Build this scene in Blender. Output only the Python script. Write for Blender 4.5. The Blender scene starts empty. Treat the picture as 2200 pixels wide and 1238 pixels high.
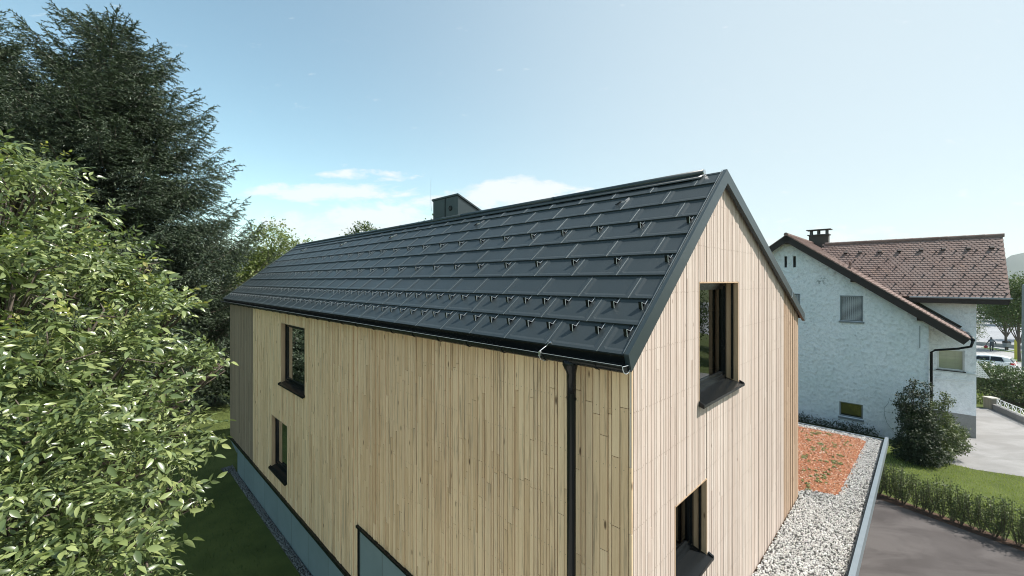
import bpy, math, random
import numpy as np
from mathutils import Vector, Matrix
random.seed(7); rng = np.random.default_rng(7)
D = bpy.data; SC = bpy.context.scene; COL = SC.collection
R = math.radians
H = 7.7                                   # camera height above the ground beside the house

# ---------------------------------------------------------------- camera
cd = D.cameras.new('camera'); cam = D.objects.new('camera', cd); COL.objects.link(cam)
cam.location = (0, 0, H); cam.rotation_euler = (R(90), 0, 0)
cd.sensor_width = 36; cd.lens = 36*890/2200; cd.shift_y = -15/2200
cd.clip_start = .05; cd.clip_end = 30000
SC.camera = cam

# ---------------------------------------------------------------- sky and sun
SUN = Vector((1.65, -.23, 2.2)).normalized()
EL = math.asin(SUN.z); AZ = math.atan2(SUN.x, SUN.y)
w = D.worlds.new('World'); SC.world = w; w.use_nodes = True
nt = w.node_tree; N = nt.nodes; LK = nt.links; N.clear()
out = N.new('ShaderNodeOutputWorld'); bg = N.new('ShaderNodeBackground'); bg.inputs[1].default_value = .116
sky = N.new('ShaderNodeTexSky'); sky.sky_type = 'NISHITA'; sky.sun_disc = False
sky.sun_elevation = EL; sky.sun_rotation = AZ; sky.altitude = 400; sky.air_density = 1.0; sky.dust_density = .35; sky.ozone_density = 1.2
tc = N.new('ShaderNodeTexCoord')
grade = N.new('ShaderNodeMixRGB'); grade.blend_type = 'MULTIPLY'; grade.inputs[0].default_value = 1
grade.inputs[2].default_value = (.93, 1.04, .83, 1)
LK.new(sky.outputs[0], grade.inputs[1])
veil = N.new('ShaderNodeMixRGB'); veil.inputs[2].default_value = (2.9, 3.25, 3.4, 1); LK.new(grade.outputs[0], veil.inputs[1])   # thin high veil of cloud, thicker on the sun's side
sep = N.new('ShaderNodeSeparateXYZ'); LK.new(tc.outputs['Generated'], sep.inputs[0])
vr = N.new('ShaderNodeMapRange'); vr.inputs[1].default_value = -.62; vr.inputs[2].default_value = .72; vr.inputs[3].default_value = .03; vr.inputs[4].default_value = .80; vr.interpolation_type = 'SMOOTHSTEP'; LK.new(sep.outputs[0], vr.inputs[0]); LK.new(vr.outputs[0], veil.inputs[0])
def M_(op, a, b=None, c=None, clamp=False):
    n_ = N.new('ShaderNodeMath'); n_.operation = op; n_.use_clamp = clamp
    for i_, v_ in enumerate((a, b, c)):
        if v_ is None: continue
        if isinstance(v_, (int, float)): n_.inputs[i_].default_value = v_
        else: LK.new(v_, n_.inputs[i_])
    return n_.outputs[0]
yy = M_('MAXIMUM', sep.outputs[1], .02); U_ = M_('DIVIDE', sep.outputs[0], yy); V_ = M_('DIVIDE', sep.outputs[2], yy)
mp = N.new('ShaderNodeCombineXYZ'); LK.new(M_('MULTIPLY', U_, 3.2), mp.inputs[0]); LK.new(M_('MULTIPLY', V_, 9.), mp.inputs[1])
cn = N.new('ShaderNodeTexNoise'); cn.inputs['Scale'].default_value = 3.4; cn.inputs['Detail'].default_value = 8; cn.inputs['Roughness'].default_value = .66; cn.inputs['Distortion'].default_value = .25
LK.new(mp.outputs[0], cn.inputs['Vector']); tot = None
# each bank of cloud: direction (u, v), half-widths, strength
for u0, v0, su, sv, k in ((-.45,.215,.20,.022,.62),(-.33,.150,.13,.045,.75),(-.22,.13,.10,.035,.55),(.03,.205,.17,.040,.85),(.14,.175,.14,.035,.6),(-.50,.10,.12,.08,.5),(-.36,.255,.15,.014,.42),(-.17,.185,.09,.022,.5),(-.30,.09,.3,.05,.45),(.62,.10,.5,.05,.22),(-1.6,.2,.5,.1,.5),(1.7,.2,.5,.08,.3)):
    d_ = M_('ADD', M_('POWER', M_('ABSOLUTE', M_('DIVIDE', M_('SUBTRACT', U_, u0), su*1.25)), 2.), M_('POWER', M_('ABSOLUTE', M_('DIVIDE', M_('SUBTRACT', V_, v0), sv*1.3)), 2.))
    g_ = M_('MULTIPLY', M_('SUBTRACT', 1., d_, clamp=True), k); tot = g_ if tot is None else M_('MAXIMUM', tot, g_)
cr = N.new('ShaderNodeValToRGB'); cr.color_ramp.elements[0].position = .30; cr.color_ramp.elements[1].position = .66; cr.color_ramp.elements[1].color = (.85, .85, .85, 1)
LK.new(M_('ADD', M_('MULTIPLY', M_('SUBTRACT', cn.outputs[0], .5), 2.1), M_('POWER', tot, .7)), cr.inputs[0])
cm = N.new('ShaderNodeMixRGB'); LK.new(cr.outputs[0], cm.inputs[0]); LK.new(veil.outputs[0], cm.inputs[1]); cm.inputs[2].default_value = (3.9, 4.05, 4.1, 1)
LK.new(cm.outputs[0], bg.inputs[0]); LK.new(bg.outputs[0], out.inputs[0])
sl = D.lights.new('sun', 'SUN'); sl.energy = 3.6; sl.angle = R(.53); sl.color = (1, .955, .89)
so = D.objects.new('sun', sl); COL.objects.link(so); so.location = (20, -5, 40)
so.rotation_euler = (-SUN).to_track_quat('-Z', 'Y').to_euler()
SC.view_settings.view_transform = 'Standard'; SC.view_settings.look = 'None'; SC.view_settings.gamma = 1
SC.view_settings.exposure = 1.15
SC.render.resolution_x = 1024; SC.render.resolution_y = 576
SC.render.engine = 'CYCLES'; SC.cycles.filter_width = 1.05

# ---------------------------------------------------------------- frames and mesh helpers
S = math.sqrt(.5)
C0 = (0.2888*4.3, 4.3)                    # near corner of the timber house; its axes run at 45 degrees
def hf(p): return (C0[0]+S*(p[0]-p[1]), C0[1]+S*(p[0]+p[1]), p[2])
def hinv(p): X = p[0]-C0[0]; Y = p[1]-C0[1]; return ((X+Y)*S, (Y-X)*S, p[2])
def wf(p): return tuple(p)
WM = {}
def at(px, py, Y): return Vector(((px-1100)/890*Y, Y, H-(py-604)/890*Y))   # a point seen in the photo, at its own real distance
def ground(px, py, z=0): Y = (H-z)*890/(py-604); return Vector(((px-1100)/890*Y, Y, z))
def hgt(y): return 0. if y < 26 else (-1. if y > 38 else -(y-26)/12.)      # the street lies a metre lower

def tag(o, label=None, cat=None, group=None, kind=None):
    for k, v in (('label', label), ('category', cat), ('group', group), ('kind', kind)):
        if v: o[k] = v
    return o
def empty(name, loc, rz=0, label=None, cat=None, group=None):
    o = D.objects.new(name, None); COL.objects.link(o); o.location = loc; o.rotation_euler = (0, 0, rz)
    o.empty_display_size = .2
    WM[o] = Matrix.Translation(Vector(loc)) @ Matrix.Rotation(rz, 4, 'Z')
    return tag(o, label, cat, group)
def link_mesh(name, me, mats, parent, V):
    """V: Nx3 world coordinates; writes them local to the parent (or to a base-centre origin)."""
    o = D.objects.new(name, me); COL.objects.link(o)
    for m in (mats if isinstance(mats, (list, tuple)) else [mats]): me.materials.append(m)
    if parent is not None:
        o.parent = parent; inv = np.array(WM[parent].inverted()); WM[o] = WM[parent].copy()
        V = V @ inv[:3, :3].T + inv[:3, 3]
    else:
        c = np.array([(V[:, 0].min()+V[:, 0].max())/2, (V[:, 1].min()+V[:, 1].max())/2, V[:, 2].min()])
        o.location = c; V = V-c; WM[o] = Matrix.Translation(Vector(c))
    me.vertices.foreach_set('co', V.astype(np.float32).ravel()); me.update()
    return o
class MB:
    def __init__(s, frame=hf): s.v = []; s.f = []; s.m = []; s.fr = frame; s.cur = 0; s.smooth = False
    def add(s, vs, fs):
        n = len(s.v); s.v += [s.fr(p) for p in vs]; s.f += [tuple(i+n for i in f) for f in fs]; s.m += [s.cur]*len(fs); return n
    def box(s, x0, x1, y0, y1, z0, z1):
        s.add([(x0,y0,z0),(x1,y0,z0),(x1,y1,z0),(x0,y1,z0),(x0,y0,z1),(x1,y0,z1),(x1,y1,z1),(x0,y1,z1)],
              [(0,3,2,1),(4,5,6,7),(0,1,5,4),(1,2,6,5),(2,3,7,6),(3,0,4,7)])
    def hexa(s, a, b):   # two quads, matching order
        s.add(list(a)+list(b), [(0,3,2,1),(4,5,6,7),(0,1,5,4),(1,2,6,5),(2,3,7,6),(3,0,4,7)])
    def prism(s, a, b):
        n = len(a); s.add(list(a)+list(b), [tuple(range(n))[::-1], tuple(range(n, 2*n))]+[(i,(i+1)%n,n+(i+1)%n,n+i) for i in range(n)])
    def tube(s, pts, r, seg=8, caps=True):
        pts = [Vector(p) for p in pts]; rs = r if isinstance(r, (list, tuple)) else [r]*len(pts); rings = []
        up = Vector((0, 0, 1))
        for i, p in enumerate(pts):
            d = (pts[min(i+1, len(pts)-1)]-pts[max(i-1, 0)]).normalized()
            u = up.cross(d)
            if u.length < .05: u = Vector((1, 0, 0)).cross(d)
            u.normalize(); w_ = d.cross(u).normalized()
            rings.append([p+(u*math.cos(2*math.pi*k/seg)+w_*math.sin(2*math.pi*k/seg))*rs[i] for k in range(seg)])
        fs = [(i*seg+k, i*seg+(k+1)%seg, (i+1)*seg+(k+1)%seg, (i+1)*seg+k) for i in range(len(pts)-1) for k in range(seg)]
        if caps: fs += [tuple(range(seg))[::-1], tuple(range((len(pts)-1)*seg, len(pts)*seg))]
        s.add([tuple(q) for ring in rings for q in ring], fs)
    def bar(s, p0, p1, wd, th, up=(0, 0, 1)):
        p0 = Vector(p0); p1 = Vector(p1); d = (p1-p0).normalized(); u = Vector(up).cross(d).normalized()*wd/2; t = d.cross(u).normalized()*th/2
        s.hexa([p0-u-t, p0+u-t, p0+u+t, p0-u+t], [p1-u-t, p1+u-t, p1+u+t, p1-u+t])
    def build(s, name, mats, parent=None, smooth=False):
        me = D.meshes.new(name); me.from_pydata(s.v, [], s.f)
        if any(s.m): me.polygons.foreach_set('material_index', s.m)
        if smooth: me.polygons.foreach_set('use_smooth', [True]*len(s.f))
        return link_mesh(name, me, mats, parent, np.array(s.v, float))
def fast(name, V, F, mats, parent=None, smooth=False, mi=None):
    """V Nx3 world coords, F Mx(3|4) indices -> one mesh object"""
    V = np.asarray(V, float); F = np.asarray(F, np.int32); k = F.shape[1]; me = D.meshes.new(name)
    me.vertices.add(len(V)); me.loops.add(F.size); me.polygons.add(len(F))
    me.loops.foreach_set('vertex_index', F.ravel()); me.polygons.foreach_set('loop_start', np.arange(0, F.size, k, dtype=np.int32))
    if smooth: me.polygons.foreach_set('use_smooth', np.ones(len(F), bool))
    if mi is not None: me.polygons.foreach_set('material_index', mi)
    me.update(calc_edges=True)
    return link_mesh(name, me, mats, parent, V)
def inst(TV, TF, M, P):
    """template verts/tris, N 3x3 matrices, N positions"""
    V = np.einsum('nij,kj->nki', M, TV)+P[:, None, :]; n = len(P); k = len(TV)
    F = (TF[None]+(np.arange(n)*k)[:, None, None]).reshape(-1, TF.shape[1])
    return V.reshape(-1, 3), F
def basis(d, roll=None, scale=1.):
    """matrices whose X axis points along d"""
    d = d/np.linalg.norm(d, axis=1, keepdims=True); n = len(d)
    up = np.tile([0., 0., 1.], (n, 1)); bad = np.abs(d[:, 2]) > .97; up[bad] = [1., 0, 0]
    y = np.cross(up, d); y /= np.linalg.norm(y, axis=1, keepdims=True); z = np.cross(d, y)
    if roll is not None:
        c = np.cos(roll)[:, None]; s_ = np.sin(roll)[:, None]; y, z = y*c+z*s_, z*c-y*s_
    return np.stack([d, y, z], axis=2)*np.reshape(scale, (-1, 1, 1))
def merge(parts):
    V = []; F = []; n = 0
    for v, f in parts: V.append(v); F.append(f+n); n += len(v)
    return np.concatenate(V), np.concatenate(F)
def copy_tree(o, loc=None, rz=None, sc=None):
    r = o.copy(); COL.objects.link(r)
    if loc is not None: r.location = loc
    if rz is not None: r.rotation_euler = (0, 0, rz)
    if sc is not None: r.scale = (sc, sc, sc) if not isinstance(sc, tuple) else sc
    for ch in list(o.children):
        c = ch.copy(); COL.objects.link(c); c.parent = r
        for g in list(ch.children):
            g2 = g.copy(); COL.objects.link(g2); g2.parent = c
    return r

# ---------------------------------------------------------------- materials
def mat(name, col, rough=.6, metal=0., spec=.5, coat=0):
    m = D.materials.new(name); m.use_nodes = True; b = m.node_tree.nodes['Principled BSDF']
    b.inputs['Base Color'].default_value = (*col, 1); b.inputs['Roughness'].default_value = rough
    b.inputs['Metallic'].default_value = metal; b.inputs['Specular IOR Level'].default_value = spec; b.inputs['Coat Weight'].default_value = coat
    return m
class NT:
    def __init__(s, m): s.m = m; s.t = m.node_tree; s.n = s.t.nodes; s.l = s.t.links; s.b = s.n['Principled BSDF']
    def new(s, t, **k):
        n = s.n.new(t)
        for a, v in k.items():
            if a in n.inputs.keys(): n.inputs[a].default_value = v
            else: setattr(n, a, v)
        return n
    def coord(s, scale=(1, 1, 1), rot=(0, 0, 0), src='Object'):
        c = s.new('ShaderNodeTexCoord'); p = s.new('ShaderNodeMapping'); p.inputs['Scale'].default_value = scale; p.inputs['Rotation'].default_value = rot
        s.l.new(c.outputs[src], p.inputs[0]); return p.outputs[0]
    def noise(s, vec, scale=5, detail=4, rough=.55, dist=0):
        n = s.new('ShaderNodeTexNoise'); n.inputs['Scale'].default_value = scale; n.inputs['Detail'].default_value = detail
        n.inputs['Roughness'].default_value = rough; n.inputs['Distortion'].default_value = dist
        s.l.new(vec, n.inputs['Vector']); return n.outputs[0]
    def ramp(s, fac, stops):
        r = s.new('ShaderNodeValToRGB'); e = r.color_ramp.elements
        while len(e) < len(stops): e.new(.5)
        for q, (p, c) in zip(e, stops): q.position = p; q.color = (*c, 1) if not isinstance(c, (int, float)) else (c, c, c, 1)
        s.l.new(fac, r.inputs[0]); return r.outputs[0]
    def mix(s, fac, a, b, mode='MIX'):
        r = s.new('ShaderNodeMixRGB'); r.blend_type = mode
        for i, v in ((0, fac), (1, a), (2, b)):
            if isinstance(v, (int, float)): r.inputs[i].default_value = v if i == 0 else (v, v, v, 1)
            elif isinstance(v, tuple): r.inputs[i].default_value = (*v, 1)
            else: s.l.new(v, r.inputs[i])
        return r.outputs[0]
    def rnd(s): return s.new('ShaderNodeNewGeometry').outputs['Random Per Island']
    def bump(s, h, strength=.3, dist=.01):
        b = s.new('ShaderNodeBump'); b.inputs['Strength'].default_value = strength; b.inputs['Distance'].default_value = dist
        s.l.new(h, b.inputs['Height']); s.l.new(b.outputs[0], s.b.inputs['Normal'])
    def color(s, c): s.l.new(c, s.b.inputs['Base Color'])

def wood(name, cols, stain, streak=.5, knots=(.05, .10, .9)):
    m = mat(name, cols[1], .75, spec=.25); t = NT(m); r = t.rnd()
    base = t.ramp(r, [(0, cols[0]), (.35, cols[1]), (.7, cols[2]), (1, cols[3])])
    oc = t.coord((1, 1, 1))
    v = t.new('ShaderNodeVectorMath', operation='ADD'); t.l.new(oc, v.inputs[0])
    cmb = t.new('ShaderNodeCombineXYZ'); mul = t.new('ShaderNodeMath', operation='MULTIPLY'); mul.inputs[1].default_value = 137.
    t.l.new(r, mul.inputs[0]); t.l.new(mul.outputs[0], cmb.inputs[2]); t.l.new(mul.outputs[0], cmb.inputs[0]); t.l.new(cmb.outputs[0], v.inputs[1])
    mp_ = t.new('ShaderNodeMapping'); mp_.inputs['Scale'].default_value = (28, 28, 1.1); t.l.new(v.outputs[0], mp_.inputs[0])
    grain = t.noise(mp_.outputs[0], 2.2, 5, .6, .6)
    base = t.mix(t.ramp(grain, [(.3, .0), (.7, 1.)]), base, t.mix(1, base, (.84, .80, .76), 'MULTIPLY'))
    mp2 = t.new('ShaderNodeMapping'); mp2.inputs['Scale'].default_value = (9, 9, .55); t.l.new(v.outputs[0], mp2.inputs[0])
    st = t.ramp(t.noise(mp2.outputs[0], 1.6, 6, .62, .4), [(.54, 0.), (.72, streak)])
    base = t.mix(st, base, stain)
    if knots:
        mp3 = t.new('ShaderNodeMapping'); mp3.inputs['Scale'].default_value = (5.0, 5.0, 1.6); t.l.new(v.outputs[0], mp3.inputs[0])
        vo = t.new('ShaderNodeTexVoronoi'); vo.inputs['Scale'].default_value = 1.; t.l.new(mp3.outputs[0], vo.inputs['Vector'])
        base = t.mix(t.ramp(vo.outputs['Distance'], [(knots[0], knots[2]), (knots[1], 0.)]), base, (.10, .055, .03))
    t.color(base); t.bump(grain, .25, .004); return m
wood_long = wood('pale_larch', [(.66,.455,.28), (.76,.545,.35), (.84,.625,.415), (.74,.545,.365)], (.15,.115,.085), .75)
wood_gable = wood('bleached_larch', [(.49,.405,.355), (.55,.46,.405), (.61,.535,.48), (.525,.44,.39)], (.34,.27,.22), .6, (.03, .06, .6))
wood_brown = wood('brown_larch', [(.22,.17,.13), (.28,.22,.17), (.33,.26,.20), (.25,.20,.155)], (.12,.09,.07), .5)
wood_tan = wood('tan_larch', [(.36,.25,.175), (.43,.31,.22), (.49,.365,.27), (.38,.275,.20)], (.2,.15,.11), .5)
wood_reveal = wood('reveal_larch', [(.44,.31,.21), (.50,.36,.24), (.47,.33,.22), (.54,.39,.26)], (.12,.08,.05), .4)
backing = mat('dark_membrane', (.03, .022, .016), .9)
roof_metal = mat('anthracite_metal', (.026, .033, .037), .42, 0, .45)
t = NT(roof_metal); oc = t.coord()
t.color(t.mix(t.ramp(t.noise(oc, .9, 5, .6), [(.35, 0.), (.7, .6)]), t.mix(t.noise(oc, 260, 2, .7), (.014,.021,.024), (.032,.042,.046)), (.034,.041,.043)))
rr = t.ramp(t.noise(oc, 1.3, 3), [(.3, .40), (.7, .50)]); t.l.new(rr, t.b.inputs['Roughness']); t.bump(t.noise(oc, 330, 2, .6), .35, .002)
trim_metal = mat('slate_sheet_metal', (.035, .050, .055), .38, 0, .5)
t = NT(trim_metal); t.color(t.mix(t.noise(t.coord(), 3, 4), (.020,.031,.035), (.029,.042,.047)))
lock_metal = mat('tile_lock_metal', (.13, .155, .165), .35, .4)
edge_metal = mat('bright_edge_metal', (.46, .50, .52), .35, .4)  # bright tone; on the snow guards it stands for edge reflections
black_metal = mat('black_sheet_metal', (.008, .009, .010), .22, 0, .22)
t = NT(black_metal); t.color(t.mix(t.noise(t.coord(), 60, 4, .7), (.006,.007,.008), (.012,.014,.015)))
steel = mat('bright_steel', (.55, .56, .57), .3, .9)
coping_metal = mat('grey_coping_metal', (.20, .235, .26), .4, .3)
t = NT(coping_metal); t.color(t.mix(t.noise(t.coord((1, .3, 1)), 6, 5), (.17,.205,.23), (.25,.285,.31)))
concrete = mat('cast_concrete', (.33, .39, .40), .8, spec=.3)
t = NT(concrete); oc = t.coord(); c = t.mix(t.noise(oc, 1.2, 6, .6), (.12,.165,.18), (.20,.255,.27))
wv = t.new('ShaderNodeTexBrick', offset=0.0); wv.inputs['Scale'].default_value = 1; wv.inputs['Brick Width'].default_value = 1.35; wv.inputs['Row Height'].default_value = 50.; wv.inputs['Mortar Size'].default_value = .014
wv.inputs['Color1'].default_value = (1, 1, 1, 1); wv.inputs['Color2'].default_value = (.92, .92, .92, 1); wv.inputs['Mortar'].default_value = (.5, .5, .5, 1)
rm = t.new('ShaderNodeSeparateXYZ'); rc = t.new('ShaderNodeCombineXYZ'); t.l.new(oc, rm.inputs[0]); t.l.new(rm.outputs[1], rc.inputs[0]); t.l.new(rm.outputs[2], rc.inputs[1]); rc.inputs[2].default_value = 0
t.l.new(rc.outputs[0], wv.inputs['Vector']); c = t.mix(1., c, wv.outputs['Color'], 'MULTIPLY')
vo = t.new('ShaderNodeTexVoronoi'); vo.inputs['Scale'].default_value = 2.2; t.l.new(oc, vo.inputs['Vector'])
t.color(t.mix(t.ramp(vo.outputs['Distance'], [(.02, .6), (.05, 0.)]), c, (.12,.14,.15))); t.bump(t.noise(oc, 40, 4), .15, .004)

def glass_mat(name, tint=(.3, .34, .33), ior=2.0):
    m = D.materials.new(name); m.use_nodes = True; n = m.node_tree.nodes; l = m.node_tree.links; n.clear()
    o = n.new('ShaderNodeOutputMaterial'); mx = n.new('ShaderNodeMixShader'); tr = n.new('ShaderNodeBsdfTransparent'); gl = n.new('ShaderNodeBsdfGlossy')
    tr.inputs[0].default_value = (*tint, 1); gl.inputs['Roughness'].default_value = .01; gl.inputs[0].default_value = (.95, .97, .97, 1)
    fr = n.new('ShaderNodeFresnel'); fr.inputs[0].default_value = ior
    l.new(fr.outputs[0], mx.inputs[0]); l.new(tr.outputs[0], mx.inputs[1]); l.new(gl.outputs[0], mx.inputs[2]); l.new(mx.outputs[0], o.inputs[0]); return m
glass = glass_mat('window_glass'); glass3 = glass_mat('clear_window_glass', (.8, .82, .8), 1.5); glass2 = glass_mat('car_glass', (.1, .12, .12), 1.6)

def leafmat(name, cols, rough=.45, trans=.35, spec=.5):
    m = mat(name, cols[0], rough, spec=spec); t = NT(m); r = t.rnd()
    c = t.ramp(r, [(i/(len(cols)-1), q) for i, q in enumerate(cols)])
    c = t.mix(t.ramp(t.noise(t.coord(), .8, 3), [(.35, 0.), (.65, .5)]), c, t.mix(1, c, (.72, .80, .70), 'MULTIPLY'))
    t.color(c); o = [q for q in t.n if q.type == 'OUTPUT_MATERIAL'][0]
    tl = t.new('ShaderNodeBsdfTranslucent'); mx = t.new('ShaderNodeMixShader'); mx.inputs[0].default_value = trans
    t.l.new(t.mix(1, c, (1.05, 1.18, .6), 'MULTIPLY'), tl.inputs[0]); t.l.new(t.b.outputs[0], mx.inputs[1]); t.l.new(tl.outputs[0], mx.inputs[2]); t.l.new(mx.outputs[0], o.inputs[0]); return m
walnut_leaf = leafmat('walnut_leaf', [(.07,.10,.042), (.105,.145,.055), (.15,.195,.072), (.21,.255,.095), (.33,.37,.15)], .30, .22, .7)
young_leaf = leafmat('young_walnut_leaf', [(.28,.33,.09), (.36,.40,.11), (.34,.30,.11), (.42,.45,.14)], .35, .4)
spruce_leaf = leafmat('spruce_needles', [(.032,.05,.03), (.048,.069,.04), (.070,.094,.054), (.038,.057,.035), (.115,.145,.082)], .5, .1, .4)
tree_leaf = leafmat('tree_leaf', [(.055,.085,.03), (.07,.105,.035), (.09,.125,.04), (.11,.14,.045)], .5, .3)
light_leaf = leafmat('light_leaf', [(.12,.16,.05), (.16,.20,.06), (.20,.23,.075), (.14,.18,.055)], .5, .35)
dark_leaf = leafmat('dark_leaf', [(.022,.034,.018), (.03,.044,.022), (.042,.058,.028), (.055,.07,.036)], .55, .15, .4)
hedge_leaf = leafmat('hedge_leaf', [(.065,.085,.038), (.09,.115,.05), (.125,.15,.065), (.16,.18,.085)], .45, .25)
laurel_leaf = leafmat('laurel_leaf', [(.045,.075,.025), (.07,.105,.032), (.09,.13,.038), (.05,.075,.028)], .35, .2, .6)
shade_grass_leaf = leafmat('shaded_grass_blade', [(.03,.05,.014), (.04,.065,.018), (.055,.085,.022), (.045,.07,.02)], .6, .25)  # shaded copy of the grass: the house's shade is put into its colour
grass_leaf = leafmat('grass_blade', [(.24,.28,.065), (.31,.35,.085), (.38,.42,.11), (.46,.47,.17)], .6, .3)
sedum_leaf = leafmat('sedum_leaf', [(.10,.16,.04), (.16,.22,.06), (.30,.32,.10), (.40,.40,.24), (.14,.20,.08)], .6, .2)
bark = mat('bark', (.10, .08, .06), .9); t = NT(bark); oc = t.coord((6, 6, 1)); t.color(t.mix(t.noise(oc, 3, 5), (.05,.04,.03), (.16,.13,.105))); t.bump(t.noise(oc, 6, 5), .6, .02)

def groundmat(name, a, b, scale=3, fine=60, rough=.9, bump=.3, bd=.01, spec=.2, c=None):
    m = mat(name, a, rough, spec=spec); t = NT(m); oc = t.coord()
    q = t.mix(t.ramp(t.noise(oc, scale, 5, .6), [(.35, 0.), (.65, 1.)]), a, b)
    q = t.mix(t.ramp(t.noise(oc, fine, 3, .7), [(.35, 0.), (.65, 1.)]), q, t.mix(1, q, (.7, .7, .7), 'MULTIPLY'))
    if c: q = t.mix(t.ramp(t.noise(t.coord((1, 3, 1), (0, 0, .6)), .35, 4, .6, .8), [(.45, 0.), (.62, 1.)]), q, c)
    t.color(q); t.bump(t.noise(oc, fine, 4), bump, bd); return m
grass_m = groundmat('lawn', (.075,.10,.025), (.11,.14,.038), 1.2, 45, .9, .8, .03)
asphalt = groundmat('dark_asphalt', (.075,.066,.064), (.11,.098,.095), .5, 130, .9, .5, .006, c=(.105,.094,.091))
drive_m = groundmat('light_asphalt', (.27,.265,.26), (.34,.335,.33), .6, 110, .9, .4, .006, c=(.215,.21,.205))
street_m = groundmat('street_asphalt', (.30,.31,.33), (.36,.37,.39), .3, 90, .9, .2, .006)
walk_m = groundmat('pavement', (.33,.33,.33), (.39,.39,.385), .4, 90, .9, .2, .006)
mulch = groundmat('bark_mulch', (.14,.085,.06), (.06,.04,.03), 9, 50, .95, 1, .03)
gravel_base = groundmat('gravel_bed', (.13,.127,.12), (.06,.058,.054), 20, 60, .95, 1, .02)
substrate = groundmat('red_substrate', (.45,.19,.10), (.30,.11,.06), 8, 70, .95, 1, .02)
stone_m = mat('gravel_stone', (.5, .48, .44), .8, spec=.3); t = NT(stone_m)
t.color(t.mix(t.ramp(t.noise(t.coord(), 30, 3), [(.4, 0.), (.6, 1.)]), t.ramp(t.rnd(), [(0, (.17,.165,.155)), (.14, (.52,.505,.48)), (.5, (.72,.71,.685)), (.85, (.85,.84,.82)), (1, (.50,.44,.37))]), (.58,.565,.54), 'MIX'))
crumb_m = mat('brick_crumb', (.5, .2, .1), .9); t = NT(crumb_m)
t.color(t.ramp(t.rnd(), [(0, (.22,.09,.045)), (.3, (.40,.18,.09)), (.6, (.52,.26,.14)), (.85, (.64,.40,.26)), (1, (.66,.58,.47))]))

stucco = mat('rough_white_stucco', (.55, .62, .64), .9, spec=.2); t = NT(stucco); oc = t.coord()
n1 = t.noise(oc, 11, 6, .7, 1.6)
vo = t.new('ShaderNodeTexVoronoi', feature='SMOOTH_F1'); vo.inputs['Scale'].default_value = 9; t.l.new(t.mix(.25, oc, n1), vo.inputs['Vector'])
c = t.mix(t.ramp(n1, [(.4, 0.), (.62, 1.)]), (.75,.76,.81), (.92,.92,.96))
c = t.mix(t.ramp(t.noise(oc, .5, 4), [(.4, 0.), (.7, .5)]), c, (.66,.72,.74))
dv_ = t.new('ShaderNodeVectorMath', operation='DISTANCE'); dv_.inputs[1].default_value = (-3., 1.79, 7.70); t.l.new(oc, dv_.inputs[0])   # patch of algae under the verge
fn = t.ramp(t.noise(oc, 7, 3, .7), [(.46, 0.), (.56, .8)]); dr_ = t.ramp(dv_.outputs['Value'], [(.08, 1.), (.36, 0.)]); c = t.mix(t.mix(1, fn, dr_, 'MULTIPLY'), c, (.17, .19, .19))
t.color(c); hh = t.mix(.5, n1, vo.outputs['Distance']); t.bump(hh, 1., .05)
plinth_m = groundmat('grey_plinth', (.26,.255,.25), (.31,.305,.30), 2, 60, .9, .3, .004)
tile_m = mat('clay_tile', (.3, .16, .12), .75, spec=.3); t = NT(tile_m)
c = t.ramp(t.rnd(), [(0, (.165,.108,.092)), (.3, (.19,.127,.11)), (.6, (.205,.14,.122)), (.9, (.225,.158,.14)), (1, (.24,.155,.125))])
t.color(t.mix(t.ramp(t.noise(t.coord(), .9, 5, .6), [(.4, 0.), (.65, .55)]), c, (.22,.17,.155)))
dark_wood = mat('dark_stained_wood', (.022, .016, .014), .7); t = NT(dark_wood); t.color(t.mix(t.noise(t.coord((2, 2, 2)), 3, 4), (.014,.010,.010), (.032,.023,.020)))
white_paint = mat('white_paint', (.75, .76, .76), .5)
grey_paint = mat('grey_paint', (.20, .22, .24), .5)
shutter_m = mat('shutter_slats', (.50, .52, .55), .5)
car_paint = mat('white_car_paint', (.78, .79, .80), .25, coat=.6)
rubber = mat('rubber', (.02, .02, .02), .8)
red_lens = mat('red_lens', (.45, .02, .02), .2)
yellow_m = mat('yellow_paint', (.55, .47, .06), .6)
brick_m = mat('tan_brick', (.36, .31, .25), .9); t = NT(brick_m); bt = t.new('ShaderNodeTexBrick'); bt.inputs['Scale'].default_value = 5
bt.inputs['Color1'].default_value = (.38,.33,.26,1); bt.inputs['Color2'].default_value = (.30,.26,.20,1); bt.inputs['Mortar'].default_value = (.22,.20,.17,1); t.l.new(t.coord(), bt.inputs['Vector']); t.color(bt.outputs[0])
lit_curtain = mat('pale_curtain', (.62, .62, .46), .9)
room_m = mat('dim_room', (.05, .05, .05), .9)
hill_m = mat('forested_hill', (.05, .075, .06), .95)

# ================================================================= THE TIMBER HOUSE
LW, LL = 7.95, 18.48                      # gable width (x), length (y)
EX, EZ, RX, RZ = -.2, 6.945, 2.62, 9.30   # tile plane: eave edge and ridge
TH = math.atan((RZ-EZ)/(RX-EX)); SLEN = math.hypot(RZ-EZ, RX-EX)
RZ2, RX2 = 6.90, 8.06                     # right eave
house = empty('timber_house', (C0[0], C0[1], 0), R(45), 'large timber-clad house with dark metal tile roof and asymmetric gable', 'house')
def LP(u, v, h): return (EX+v*math.cos(TH)-h*math.sin(TH), u, EZ+v*math.sin(TH)+h*math.cos(TH))
TH2 = math.atan((RZ-RZ2)/(RX2-RX)); SLEN2 = math.hypot(RZ-RZ2, RX2-RX)
def RP(u, v, h): return (RX2-v*math.cos(TH2)+h*math.sin(TH2), u, RZ2+v*math.sin(TH2)+h*math.cos(TH2))
def topline(x): return min(EZ+(RZ-EZ)/(RX-EX)*(x-EX), RZ-(RZ-RZ2)/(RX2-RX)*(x-RX))-.05

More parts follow.
